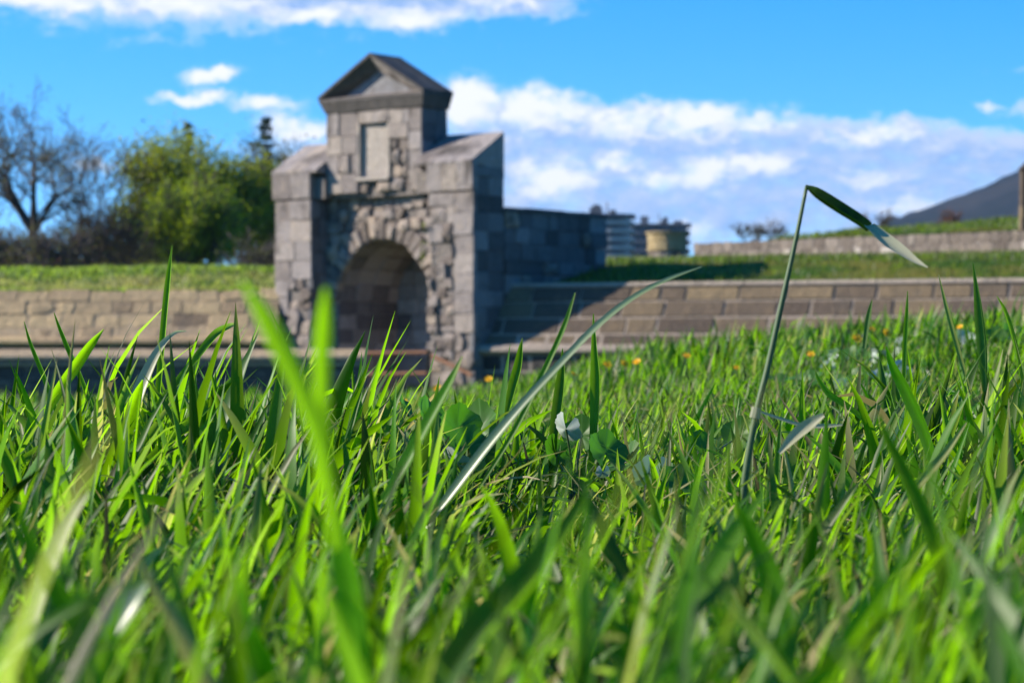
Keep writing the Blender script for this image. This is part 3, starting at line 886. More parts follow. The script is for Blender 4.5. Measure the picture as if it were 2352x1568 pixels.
# small weed that hangs on the gate's face
wd = thing('wall_weed', 'thin trailing green weed rooted in a joint of the gate beside the arch', 'plant', tuple(GO + Matrix.Rotation(-TH, 3, 'Z') @ Vector((1.56, -.10, 5.15))))
rw = random.Random(9)
mbw, mbs = MB(), MB()
for k in range(34):
    z = -rw.uniform(0, .95); x = rw.uniform(-.06, .06); y = rw.uniform(-.05, .05)
    p = Vector((x, y, z)); a = Vector((rw.uniform(-1, 1), rw.uniform(-1, 0), rw.uniform(-1, .3))).normalized() * .045
    b = a.cross(Vector((rw.random(), rw.random(), rw.random()))).normalized() * .02
    mbw.add([p, p + a * .5 + b, p + a, p + a * .5 - b], [(0, 1, 2, 3)])
mbw.build('leaves', M_WILLOW, wd)['kind'] = 'stuff'
mbs.tube([(0, 0, .05), (.02, -.02, -.3), (-.02, 0, -.6), (.0, .02, -.95)], .008, 5).build('stem', M_TWIG, wd)

# ------------------------------------------------------------------ upper wall, turret, post
UA, UB = Vector((6.45, 85.0)), Vector((15.4, 72.0))
ud = (UB - UA).normalized()
up = thing('upper_wall', 'distant low rubble wall above the grass bank at the right', 'wall', (UA.x, UA.y, 3.0), math.atan2(ud.y, ud.x))
ru = random.Random(31)
UL = 19.5
z0 = .05
for h in (.30, .30, .33):
    us = split(0, UL, .30, .75, ru)
    for a, b in zip(us[:-1], us[1:]):
        sl = lambda u: -.012 * u
        cell = rough(a, b, z0, z0 + h, .022, ru)
        stone('stone', cell, lambda u, q, w: (u, -w, q + sl(u)), M_UPPER, up, ru.uniform(0, .02), -.1, .010, ru, ru.uniform(-.01, .015))
    z0 += h
A = [(0, .02, -1.0), (0, .02, .955), (0, .55, .955), (0, .55, -1.0)]
MB().prism(A, [(UL, y, z - .012 * UL) for _u, y, z in A]).build('wall_core', M_MORTAR, up)
# grassed mound behind the upper wall
def mound(u, t):
    h = np.interp(t, [0, 1.0, 3.5, 6, 14, 24], [.97, 1.12, 1.35, 1.45, 1.0, -1.5])
    k = smooth01((u - .4) / 3.5)
    return (-1.0 + (h + 1.0) * np.where(t < .2, 1, k)) - .012 * u + .035 * np.sin(u * 2.1 + t) * smooth01(t) + .22 * smooth01((u - 6) / 8) * smooth01(t / 4)
mu = np.linspace(0, 60, 160); mt = np.array([.3, .6, 1, 1.6, 2.3, 3.2, 4.2, 5.2, 6.2, 8, 11, 14, 19, 24])
MU, MT = np.meshgrid(mu, mt)
ML = mound(MU, MT)
un = Vector((-ud.y, ud.x))
MXw = UA.x + ud.x * MU + un.x * MT; MYw = UA.y + ud.y * MU + un.y * MT; MZw = 3.0 + ML
im = np.arange(MU.size).reshape(MU.shape)
qm = np.stack([im[:-1, :-1], im[:-1, 1:], im[1:, 1:], im[1:, :-1]], -1).reshape(-1, 4)
tag(npobj('earth_mound', np.stack([MXw.ravel(), MYw.ravel(), MZw.ravel()], 1), qm, M_BANK), kind='structure')

TZ = 70.0
tx = (1532 - CX) / FPX * TZ
tz = EYE + (HY - 606) / FPX * TZ
tu = thing('sentry_turret', 'small round roofless stone turret standing on the bank before the flats', 'turret', (tx, TZ, tz - .12))
rt = random.Random(12)
z = 0.0
for row, (h, r) in enumerate(((.25, .54), (.24, .545), (.055, .60), (.23, .57), (.22, .58), (.06, .63))):
    n = 11
    off = rt.random()
    for k in range(n):
        a0 = 2 * PI * (k + off) / n + .012; a1 = 2 * PI * (k + 1 + off) / n - .012
        A = []
        for a in (a0, (a0 + a1) / 2, a1): A.append((math.cos(a) * r, math.sin(a) * r))
        for a in (a1, (a0 + a1) / 2, a0): A.append((math.cos(a) * (r - .2), math.sin(a) * (r - .2)))
        MB().prism([(x, y, z + .004) for x, y in A], [(x, y, z + h - .004) for x, y in A]).build('stone', M_TURRET if row > 1 else M_UPPER, tu)
    z += h
MB().prism([(math.cos(2 * PI * k / 16) * .42, math.sin(2 * PI * k / 16) * .42, .0) for k in range(16)],
           [(math.cos(2 * PI * k / 16) * .42, math.sin(2 * PI * k / 16) * .42, z - .12) for k in range(16)]).build('turret_core', M_MORTAR, tu)

rx = at(2352, 505, 68.5)
sp = thing('stone_pier', 'tall narrow brown stone pier cut by the right edge of the view', 'pier', (rx.x + .10, 68.5, 3.6))
for k in range(5):
    MB().box((-.2 + k * .006, -.2, k * .35 + .004), (.2 - k * .006, .2, (k + 1) * .35 - .004)).build('stone', M_SCARP, sp)
MB().prism([(-.25, -.25, 1.75), (.25, -.25, 1.75), (.25, .25, 1.75), (-.25, .25, 1.75)], [(-.05, -.05, 1.98), (.05, -.05, 1.98), (.05, .05, 1.98), (-.05, .05, 1.98)]).build('cap', M_SCARP, sp)

# ------------------------------------------------------------------ far buildings
def flats(name, label, px0, px1, ptop, pbase, Z, floors, curved, facade, rng):
    p0 = at(px0, pbase, Z); p1 = at(px1, ptop, Z)
    w = p1.x - p0.x; h = p1.z - p0.z
    th = thing(name, label, 'building', (p0.x + w / 2, Z + 8, p0.z - 6), R(-4))
    hb = h + 6
    hw = w / 2
    def outline(g):
        if not curved: return [(-hw - g, -6 - g), (hw + g, -6 - g), (hw + g, 8), (-hw - g, 8)]
        pts = [(-hw - g, -6 - g)]
        for k in range(7):
            a = -PI / 2 + PI / 2 * k / 6
            rr = hw * .8
            pts.append((hw - rr + math.cos(a) * (rr + g), -6 + rr + math.sin(a) * (rr + g)))
        return pts + [(hw + g, 8), (-hw - g, 8)]
    MB().prism([(x, y, 0) for x, y in outline(0)], [(x, y, hb) for x, y in outline(0)]).build('body', facade, th)
    fh = hb / floors
    for k in range(floors):
        z = k * fh
        o = outline(.9)
        MB().prism([(x, y, z + fh * .02) for x, y in o], [(x, y, z + fh * .44) for x, y in o]).build('balcony', M_RENDER if curved else M_DARKWALL, th)
        n = 5
        for i in range(n):
            a = -hw + w * (i + .12) / n; b = -hw + w * (i + .88) / n
            if curved and b > hw * .2: continue
            MB().box((a, -6.12, z + fh * .47), (b, -6.003, z + fh * .93)).build('window', M_GLASS, th)
        if curved:
            o2 = [p for p in outline(.06)[1:8]]
            m = MB()
            for (xa, ya), (xb, yb) in zip(o2[:-1], o2[1:]):
                m.add([(xa, ya, z + fh * .47), (xb, yb, z + fh * .47), (xb, yb, z + fh * .93), (xa, ya, z + fh * .93)], [(0, 1, 2, 3)])
            m.build('window', M_GLASS, th)
    o = outline(1.2)
    MB().prism([(x, y, hb) for x, y in o], [(x, y, hb + .5) for x, y in o]).build('roof_slab', M_DARKWALL, th)
    for k in range(4):
        x = rng.uniform(-hw * .8, hw * .6)
        MB().box((x, -2, hb + .503), (x + w * rng.uniform(.06, .16), 3, hb + rng.uniform(1.4, 3.2))).build('roof_room', M_ROOFT, th)
    MB().tube([(0, 0, hb + .5), (0, 0, hb + 3.4)], .15, 5).build('mast', M_ROOFT, th)
    return th
flats('apartment_block', 'far apartment block with pale curved balconies beside the flank wall', 1345, 1451, 495, 585, 520, 8, True, M_DARKWALL, random.Random(1))
flats('apartment_block', 'far wide grey apartment block behind the round turret', 1455, 1582, 517, 590, 640, 6, False, M_DARKWALL, random.Random(2))

# ------------------------------------------------------------------ trees
def perp(d, rng):
    v = Vector((rng.uniform(-1, 1), rng.uniform(-1, 1), rng.uniform(-1, 1)))
    v = v - d * v.dot(d)
    return v.normalized()

def grow(rng, p, d, length, rad, level, maxl, segs, tips, up=.1, spread=.55, kids=(2, 4), ratio=.68, wander=.16, kids0=None):
    n = 3 if level < maxl else 2
    for i in range(n):
        q = p + d * (length / n)
        r1 = rad * (1 - .28 / n * (1 if level else .6))
        segs.append((p.copy(), q.copy(), rad, r1, level))
        p, rad = q, r1
        d = (d + perp(d, rng) * wander * (.35 if level == 0 else 1) + Vector((0, 0, up * .3))).normalized()
        if level < maxl and level > 0 and i < n - 1 and rng.random() < .75:
            dd = (d * math.cos(spread * 1.2) + perp(d, rng) * math.sin(spread * 1.2)).normalized()
            grow(rng, p.copy(), dd, length * ratio * rng.uniform(.7, 1), rad * .55, level + 1, maxl, segs, tips, up, spread, kids, ratio, wander)
    if level >= maxl:
        tips.append((p.copy(), d.copy()))
        return
    for k in range(rng.randint(*(kids0 if kids0 and level == 0 else kids))):
        a = spread * rng.uniform(.5, 1.3)
        dd = (d * math.cos(a) + perp(d, rng) * math.sin(a) + Vector((0, 0, up))).normalized()
        grow(rng, p.copy(), dd, length * ratio * rng.uniform(.75, 1.15), rad * .68, level + 1, maxl, segs, tips, up, spread, kids, ratio, wander)

def tubes(segs, sides):
    if not segs: return np.zeros((0, 3)), np.zeros((0, 4), int)
    A = np.array([s[0] for s in segs]); Bp = np.array([s[1] for s in segs])
    ra = np.array([s[2] for s in segs]); rb_ = np.array([s[3] for s in segs])
    d = Bp - A; d /= np.linalg.norm(d, axis=1, keepdims=True) + 1e-9
    ref = np.where(np.abs(d[:, 2:3]) < .9, np.array([[0, 0, 1.]]), np.array([[1., 0, 0]]))
    s = np.cross(d, ref); s /= np.linalg.norm(s, axis=1, keepdims=True)
    t = np.cross(d, s)
    vs = []
    for P_, r in ((A, ra), (Bp, rb_)):
        for k in range(sides):
            a = 2 * PI * k / sides
            vs.append(P_ + s * (np.cos(a) * r)[:, None] + t * (np.sin(a) * r)[:, None])
    V = np.stack(vs, 1)
    b = (np.arange(len(segs)) * 2 * sides)[:, None]
    q = []
    for k in range(sides):
        k2 = (k + 1) % sides
        q.append(np.concatenate([b + k, b + k2, b + sides + k2, b + sides + k], 1))
    return V.reshape(-1, 3), np.stack(q, 1).reshape(-1, 4)

def leaf_quads(points, rng_np, size, jitter, per, droop=0.0):
    Pn = np.array([tuple(p) for p in points])
    Pn = np.repeat(Pn, per, 0)
    n = len(Pn)
    Pn = Pn + rng_np.normal(0, jitter, (n, 3))
    a = rng_np.normal(0, 1, (n, 3)); a[:, 2] -= droop; a /= np.linalg.norm(a, axis=1, keepdims=True)
    b = np.cross(a, rng_np.normal(0, 1, (n, 3))); b /= np.linalg.norm(b, axis=1, keepdims=True)
    L = size * rng_np.uniform(.6, 1.4, (n, 1))
    V = np.stack([Pn, Pn + a * L * .5 + b * L * .28, Pn + a * L, Pn + a * L * .5 - b * L * .28], 1)
    q = (np.arange(n) * 4)[:, None] + np.arange(4)[None]
    return V.reshape(-1, 3), q

def ground_at(x, y):
    return float(bank_z(np.array(x), np.array(y)))

def tree(name, label, px, Z, height, seed, maxl=5, kids=(2, 3), rad=.28, up=.1, spread=.5, ratio=.7, first=.28, twig=M_TWIG, leaf=None, lsize=.2, ljit=.25, per=5, stems=1, group=None, wander=.16, minr=.018, keep=1.0, trunk_levels=2, cat='tree', z0=None, droop=0, top=None, kids0=None):
    rng = random.Random(seed)
    x = (px - CX) / FPX * Z
    zb = ground_at(x, Z) - .15 if z0 is None else z0
    if top is not None: height = EYE + (HY - top) / FPX * Z - zb
    th = thing(name, label, cat, (x, Z, zb), 0, group)
    segs, tips = [], []
    for s in range(stems):
        d = Vector((rng.uniform(-.4, .4), rng.uniform(-.4, .4), 1)).normalized() if stems > 1 else Vector((rng.uniform(-.05, .05), 0, 1)).normalized()
        grow(rng, Vector((rng.uniform(-.3, .3), rng.uniform(-.3, .3), 0)) if stems > 1 else Vector((0, 0, 0)), d, height * first, rad, 0, maxl, segs, tips, up, spread, kids, ratio, wander, kids0)
    zmax = max(t[0].z for t in tips)
    k = height / zmax
    segs = [(a * k, b * k, max(r0, minr), max(r1, minr), l) for a, b, r0, r1, l in segs]
    tips = [(a * k, d) for a, d in tips]
    v, q = tubes([s for s in segs if s[4] < trunk_levels], 7)
    npobj('trunk', v, q, M_BARK, th)
    v, q = tubes([s for s in segs if s[4] >= trunk_levels], 3)
    tw = npobj('branches', v, q, twig, th)
    if leaf is not None:
        pts = [t[0] for t in tips]
        pts += [(s[0] + s[1]) / 2 for s in segs if s[4] >= maxl - 1]
        if keep < 1: pts = [p for p in pts if rng.random() < keep]
        v, q = leaf_quads(pts, np.random.default_rng(seed), lsize, ljit, per, droop)
        npobj('crown', v, q, leaf, th, smooth=False)
    return th

tree('bare_tree', 'tall leafless tree with dark forked trunk and fine grey twigs against the sky', 76, 120, 0, 12, top=160, maxl=5, kids=(2, 3), kids0=(6, 6), rad=.30, spread=.60, ratio=.72, first=.40, leaf=M_BUD, lsize=.12, ljit=.3, per=2, keep=.5, minr=.016, up=.10)
tree('bare_tree', 'slender leafless tree beside the tall bare tree', 222, 128, 0, 17, top=300, maxl=5, kids=(2, 2), kids0=(4, 4), rad=.14, spread=.46, ratio=.74, first=.36, leaf=M_BUD, lsize=.15, ljit=.4, per=1, keep=.6, minr=.014, up=.14)
tree('leafy_tree', 'broad olive green tree with a domed crown left of the gate', 430, 130, 0, 23, top=288, maxl=5, kids=(2, 3), rad=.22, spread=.62, ratio=.78, first=.24, stems=3, leaf=M_SPRINGOLIVE, lsize=.19, ljit=.40, per=7, minr=.02, up=.06)
tree('leafy_tree', 'bright yellow-green bushy tree in spring leaf below the olive crown', 425, 118, 0, 29, top=385, maxl=5, kids=(2, 2), rad=.14, spread=.46, ratio=.80, first=.24, stems=7, leaf=M_WILLOW, lsize=.13, ljit=.24, per=5, minr=.02, up=.2, keep=.6)
tree('leafy_tree', 'dark bushy tree close to the left side of the gate', 570, 136, 0, 37, top=312, maxl=5, kids=(2, 3), rad=.18, spread=.56, ratio=.75, first=.22, stems=3, leaf=M_OLIVE, lsize=.17, ljit=.4, per=3, minr=.018)
bushes = [(-40, 105, 500, 'dark leafless thicket at the left edge under the bare trees', M_TWIG2), (130, 110, 500, 'dark leafless thicket between the two bare trees', M_TWIG), (235, 118, 440, 'tall brown leafless bush right of the bare trees', M_TWIG2),
          (300, 124, 470, 'greyish leafless bush touching the green trees', M_TWIG), (30, 128, 505, 'low brown thicket behind the tallest bare tree', M_TWIG2), (620, 110, 520, 'dark leafless thicket at the foot of the gate', M_TWIG)]
for i, (px, Z, tp, lab, tm) in enumerate(bushes):
    tree('bush', lab, px, Z, 0, 50 + i, top=tp, maxl=4, kids=(2, 3), rad=.07, spread=.6, ratio=.76, first=.24, stems=7, twig=tm, minr=.018, cat='bush', group='leafless thickets behind the left wall', leaf=M_OLIVE, lsize=.12, ljit=.4, per=1, keep=.3)
def conifer(px, Z, top_py, label, seed, wid=.2):
    x = (px - CX) / FPX * Z
    zt = EYE + (HY - top_py) / FPX * Z
    zb = ground_at(x, Z) - .1
    H = zt - zb
    th = thing('conifer', label, 'tree', (x, Z, zb), 0, 'dark conifers behind the leafy trees')
    rng = random.Random(seed)
    MB().tube([(0, 0, 0), (0, 0, H * .5), (0, 0, H)], [.25, .15, .02], 7).build('trunk', M_BARK, th)
    segs, pts = [], []
    z = H * .15
    while z < H:
        rr = (H - z) * wid * .6 + .12
        for k in range(5):
            a = rng.uniform(0, 2 * PI)
            r = rr * rng.uniform(.3, 1.35)
            b = Vector((math.cos(a) * r, math.sin(a) * r, z + r * rng.uniform(-.1, .35)))
            segs.append((Vector((0, 0, z)), b, .04, .015, 3))
            for t in range(5):
                pts.append(Vector((0, 0, z)).lerp(b, .25 + .75 * t / 4))
        z += H * .042
    v, q = tubes(segs, 3)
    npobj('branches', v, q, M_TWIG, th)
    v, q = leaf_quads(pts, np.random.default_rng(seed), .26, .10, 4, .5)
    npobj('crown', v, q, M_NEEDLE, th, smooth=False)
conifer(610, 150, 272, 'tall dark conifer peeping out between leafy tree and gate', 3, .66)
conifer(432, 165, 286, 'dark conifer tip above the crown of the olive tree', 4, .34)
# small far trees on the right skyline
for i, (px, ptop, pb, Z, lab) in enumerate(((1712, 508, 548, 150, 'small bare tree on the skyline left of the paired bush'), (1765, 500, 545, 150, 'small rounded bare tree on the skyline over the upper wall'),
                                           (2012, 478, 535, 150, 'small brown tree at the foot of the mountain slope'), (2185, 482, 530, 160, 'round russet tree in front of the mountain'))):
    zb = EYE + (HY - pb) / FPX * Z - 1.0
    zt = EYE + (HY - ptop) / FPX * Z
    tree('skyline_tree', lab, px, Z, zt - zb, 80 + i, maxl=4, kids=(2, 3), rad=.06, spread=.6, ratio=.74, first=.28, stems=2, twig=M_TWIG2 if i > 1 else M_TWIG, minr=.018, z0=zb, leaf=M_TILE if i == 3 else M_BUD, lsize=.08, ljit=.2, per=1, keep=.5)
# distant wood seen under the bare trees, one dark mass
rng = np.random.default_rng(8)
pts = []
for k in range(5200):
    x = rng.uniform(-60, 6); h = 3.2 + 1.5 * math.sin(x * .35) + 1.0 * math.sin(x * .9 + 1)
    pts.append((x, 190 + rng.uniform(0, 8), 2.2 + rng.uniform(0, 1) ** .8 * (h + 1.9)))
v, q = leaf_quads(pts, rng, .8, .4, 4)
tag(npobj('distant_wood', v, q, M_TWIG2, smooth=False), kind='stuff')
hs_ = thing('farmhouse', 'far low house with red tiled roof glimpsed under the bare trees', 'house', (at(20, 560, 180).x, 181, 2.2))
MB().box((-3, 0, 0), (3, 5, 3.6)).build('wall', M_RENDER, hs_)
MB().prism([(-3.3, -.4, 3.603), (-3.3, 5.4, 3.603), (-3.3, 2.5, 5.2)], [(3.3, -.4, 3.603), (3.3, 5.4, 3.603), (3.3, 2.5, 5.2)]).build('roof', M_TILE, hs_)
for x in (-1.5, 1.2): MB().box((x - .5, -.06, 1.2), (x + .5, -.003, 2.4)).build('window', M_GLASS, hs_)

# ------------------------------------------------------------------ grass
def blades(rng, x, y, z, H, Wd, segs, lean0, curl, fold, az, twist, tint0, tip_dry, rounded=True):
    """Arrays of blades: each a tapering ribbon folded along its midrib, leaning and curling over."""
    n = len(x)
    T = np.linspace(0, 1, segs + 1)
    phi = lean0[:, None] + curl[:, None] * T[None] ** 1.6
    ds = (H / segs)[:, None]
    hor = np.concatenate([np.zeros((n, 1)), np.cumsum(np.sin(phi[:, :-1]) * ds, 1)], 1)
    ver = np.concatenate([np.zeros((n, 1)), np.cumsum(np.cos(phi[:, :-1]) * ds, 1)], 1)
    ca, sa = np.cos(az)[:, None], np.sin(az)[:, None]
    C = np.stack([x[:, None] + ca * hor, y[:, None] + sa * hor, z[:, None] + ver], -1)
    tang = np.stack([ca * np.sin(phi), sa * np.sin(phi), np.cos(phi)], -1)
    side0 = np.stack([-sa, ca, 0 * sa], -1) * np.ones((1, segs + 1, 1))
    nor0 = np.cross(tang, side0)
    tw = twist[:, None, None] * (.35 + .65 * T[None, :, None])
    side = side0 * np.cos(tw) + nor0 * np.sin(tw)
    nor = -side0 * np.sin(tw) + nor0 * np.cos(tw)
    prof = np.minimum(1, .62 + .9 * T) * (1 - T ** 2.6)
    prof[-1] = .015
    w = Wd[:, None] * prof[None]
    if fold is None:
        V = np.stack([C - side * (w / 2)[..., None], C + side * (w / 2)[..., None]], 2); m = 2
    else:
        V = np.stack([C - side * (w / 2)[..., None], C - nor * (w * fold[:, None])[..., None], C + side * (w / 2)[..., None]], 2); m = 3
    idx = np.arange(n * (segs + 1) * m).reshape(n, segs + 1, m)
    q = np.stack([idx[:, :-1, :-1], idx[:, :-1, 1:], idx[:, 1:, 1:], idx[:, 1:, :-1]], -1).reshape(-1, 4)
    tt = np.ones((n, segs + 1, m, 4), np.float32)
    dry = np.clip(tint0[:, 0][:, None] + tip_dry[:, None] * np.clip(T[None] * 4 - 3, 0, 1), 0, 1)
    tt[..., 0] = dry[..., None]
    tt[..., 1] = tint0[:, 1][:, None, None]
    tt[..., 2] = tint0[:, 2][:, None, None]
    return V.reshape(-1, 3), q, tt.reshape(-1, 4)

def join(parts):
    vs, qs, ts = [], [], []
    b = 0
    for v, q, t in parts:
        vs.append(v); qs.append(q + b); ts.append(t); b += len(v)
    return np.concatenate(vs), np.concatenate(qs), np.concatenate(ts)

def lush(x, y):
    """Where the meadow grows taller and wider leaves (two rank clumps)."""
    a = np.exp(-(((x + .30) / .27) ** 2 + ((y - 2.35) / .55) ** 2))
    b = np.exp(-(((x - .44) / .17) ** 2 + ((y - 2.45) / .6) ** 2)) * .85
    c = np.exp(-(((x - 1.1) / .5) ** 2 + ((y - 5.5) / 1.2) ** 2)) * .5
    d = smooth01((x - .0) / .5) * smooth01((y - 5.2) / 1.5) * (.30 + .55 * smooth01(.5 + .5 * np.sin(x * 6.1 + 1.7 * np.sin(y * 1.9)) * np.sin(y * 2.3 + x)))
    return np.clip(a + b + c + d, 0, 1)

def meadow(rng, n, y0, y1, inner, margin, segs, hscale, wscale, folded=True, p=1.0):
    """Scatter n blades over a wedge in front of the lens plus a margin either side."""
    u = rng.uniform(0, 1, n)
    y = (y0 ** (p + 1) + u * (y1 ** (p + 1) - y0 ** (p + 1))) ** (1 / (p + 1))
    if inner: x = rng.uniform(-1, 1, n) * (.225 * y + .06)
    else: x = np.sign(rng.uniform(-1, 1, n)) * (.225 * y + .06 + rng.uniform(0, 1, n) * margin)
    L = lush(x, y)
    z = turf_z(x, y) - .004
    tall = rng.uniform(0, 1, n)
    H = hscale * (.036 + .072 * tall ** 2.0 + .016 * rng.normal(0, 1, n).clip(-1, 2.5)) * (1 + L * rng.uniform(.1, 1.25, n))
    low = np.exp(-(((x / y - .012) / .045) ** 4)) * smooth01((y - 1.2) / .3) * smooth01((2.5 - y) / .25)   # shorter turf round the mallows
    H = (H * (1 - .48 * low)).clip(.02, .30)
    Wd = wscale * rng.uniform(.0030, .0092, n) * (1 + L * rng.uniform(0, 1.1, n)) * (.7 + .5 * (H / .1).clip(0, 1.4))
    lean = np.abs(rng.normal(0, .40, n)) + .05
    curl = np.abs(rng.normal(.35, .45, n)) * rng.choice([1, 1, 1, 2.2], n)
    az = rng.uniform(0, 2 * PI, n)
    sel = rng.uniform(0, 1, n) < .35                      # a light breeze combs a third of them to the right
    az = np.where(sel, rng.normal(.15, .6, n), az)
    tw = rng.normal(0, .7, n)
    ti = np.zeros((n, 3))
    r = rng.uniform(0, 1, n)
    ti[:, 0] = np.where(r < .06, rng.uniform(.4, 1, n), np.where(r < .2, rng.uniform(.05, .25, n), 0))
    ti[:, 1] = rng.beta(2.2, 2.2, n)
    ti[:, 2] = np.where(rng.uniform(0, 1, n) < .20, rng.uniform(.4, 1, n), rng.uniform(0, .2, n))
    tip = np.where(rng.uniform(0, 1, n) < .3, rng.uniform(.3, 1, n), 0)
    fold = rng.uniform(.05, .32, n) if folded else None
    return blades(rng, x, y, z, H, Wd, segs, lean, curl, fold, az, tw, ti, tip)

g = np.random.default_rng(77)
near = join([meadow(g, 380, .42, .85, True, 0, 9, 1.5, 1.0, True, 0.4), meadow(g, 1700, .62, 1.35, True, 0, 8, 1.1, 1.1), meadow(g, 15500, 1.35, 3.4, True, 0, 6, 1.04, 1.08), meadow(g, 10000, .4, 3.4, False, 1.0, 4, 1.0, 1.2)])
tag(npobj('meadow_grass', near[0], near[1], M_GRASS, tint=near[2]), kind='stuff')
def thatch(rng, n, y0, y1):
    """Dead straw and fallen leaves matted between the stems."""
    y = (y0 ** 2 + rng.uniform(0, 1, n) * (y1 ** 2 - y0 ** 2)) ** .5
    x = rng.uniform(-1, 1, n) * (.225 * y + .3)
    ti = np.zeros((n, 3)); ti[:, 0] = rng.uniform(.45, 1, n); ti[:, 1] = rng.beta(2, 2.5, n); ti[:, 2] = rng.uniform(0, .3, n)
    return blades(rng, x, y, turf_z(x, y) + rng.uniform(.002, .05, n), rng.uniform(.03, .11, n), rng.uniform(.0012, .0045, n), 4, rng.uniform(.8, 1.75, n), rng.normal(.2, .5, n),
                  rng.uniform(.02, .25, n), rng.uniform(0, 2 * PI, n), rng.normal(0, 1, n), ti, np.full(n, .5))
st_ = thatch(g, 2600, .8, 4.5)
tag(npobj('dry_straw', st_[0], st_[1], M_GRASS, tint=st_[2]), kind='stuff')
far = join([meadow(g, 36000, 3.4, 6.0, True, 0, 4, .8, 1.0), meadow(g, 46000, 6.0, 10.4, True, 0, 3, .70, 1.1, False),
            meadow(g, 26000, 3.4, 10.4, False, 1.6, 3, .75, 1.5, False)])
tag(npobj('meadow_grass', far[0], far[1], M_GRASS, tint=far[2]), kind='stuff')

# grass on the far banks
def tufts(rng, n, x, y, z, h0, h1, w, dryness, light=1.0):
    H = rng.uniform(h0, h1, n)
    ti = np.zeros((n, 3))
    ti[:, 0] = (dryness + rng.normal(0, .12, n)).clip(0, .95); ti[:, 1] = rng.beta(2, 2, n) * light; ti[:, 2] = rng.uniform(0, .35, n)
    return blades(rng, x, y, z - .02, H, np.full(n, w) * rng.uniform(.6, 1.4, n), 2, np.abs(rng.normal(.15, .3, n)), np.abs(rng.normal(.5, .3, n)), None, rng.uniform(0, 2 * PI, n), rng.normal(0, .8, n), ti, rng.uniform(0, .5, n))
parts = []
n = 26000
x = g.uniform(.6, 21, n); d = g.uniform(.1, 31, n) ** 1.0; y = np.interp(x, WX, WY) + .12 + d
pn = .5 + .5 * np.sin(x * 1.1 + 2.1 * np.sin(d * .35)) * np.sin(d * .5 + x * .3)
parts.append(tufts(g, n, x, y, bank_z(x, y), .06, .22, .035, np.where(d > 14, .30, .06) * pn ** 2 * 1.8, .7))
n = 30000
x = g.uniform(-21, 0, n); d = g.uniform(.05, 9, n); y = np.interp(x, WX, WY) + .12 + d
pn = .5 + .5 * np.sin(x * .9 + 1.5 * np.sin(d)) * np.sin(d * 1.1 + x * .5)
parts.append(tufts(g, n, x, y, bank_z(x, y), .05, .17, .03, np.where(d < 4.0, .62, .03) * (.35 + .75 * pn), 1.5))
for x0, x1, lt in ((-19, -5.4, 1.4), (.7, 17, .7)):
    n = 3000
    x = g.uniform(x0, x1, n); d = g.uniform(-.02, .16, n); y = np.interp(x, WX, WY) + .12 + d
    v_, q_, t_ = tufts(g, n, x, y, np.full(n, 1.5), .05, .2, .03, (.35 + .3 * np.sin(x * 2.3)).clip(0, .8), lt)
    parts.append((v_, q_, t_))
b = join(parts)
tag(npobj('bank_grass', b[0], b[1], M_BANKGRASS, tint=b[2]), kind='stuff')
n = 9000
u = g.uniform(.5, 24, n); tt_ = g.uniform(.4, 7, n)
zz = 3.0 + mound(u, tt_)
b = tufts(g, n, UA.x + ud.x * u + un.x * tt_, UA.y + ud.y * u + un.y * tt_, zz, .08, .24, .04, np.full(n, .06), .8)
tag(npobj('mound_grass', b[0], b[1], M_BANKGRASS, tint=b[2]), kind='stuff')

# ------------------------------------------------------------------ single blades and stalks that stand out
def catmull(pts, n):
    P_ = [np.array(p, float) for p in pts]
    P_ = [2 * P_[0] - P_[1]] + P_ + [2 * P_[-1] - P_[-2]]
    out = []
    m = len(P_) - 3
    for i in range(m):
        a, b, c, d = P_[i:i + 4]
        for k in range(n):
            t = k / n
            out.append(.5 * (2 * b + (c - a) * t + (2 * a - 5 * b + 4 * c - d) * t * t + (3 * b - a - 3 * c + d) * t ** 3))
    out.append(P_[-2])
    return np.array(out)

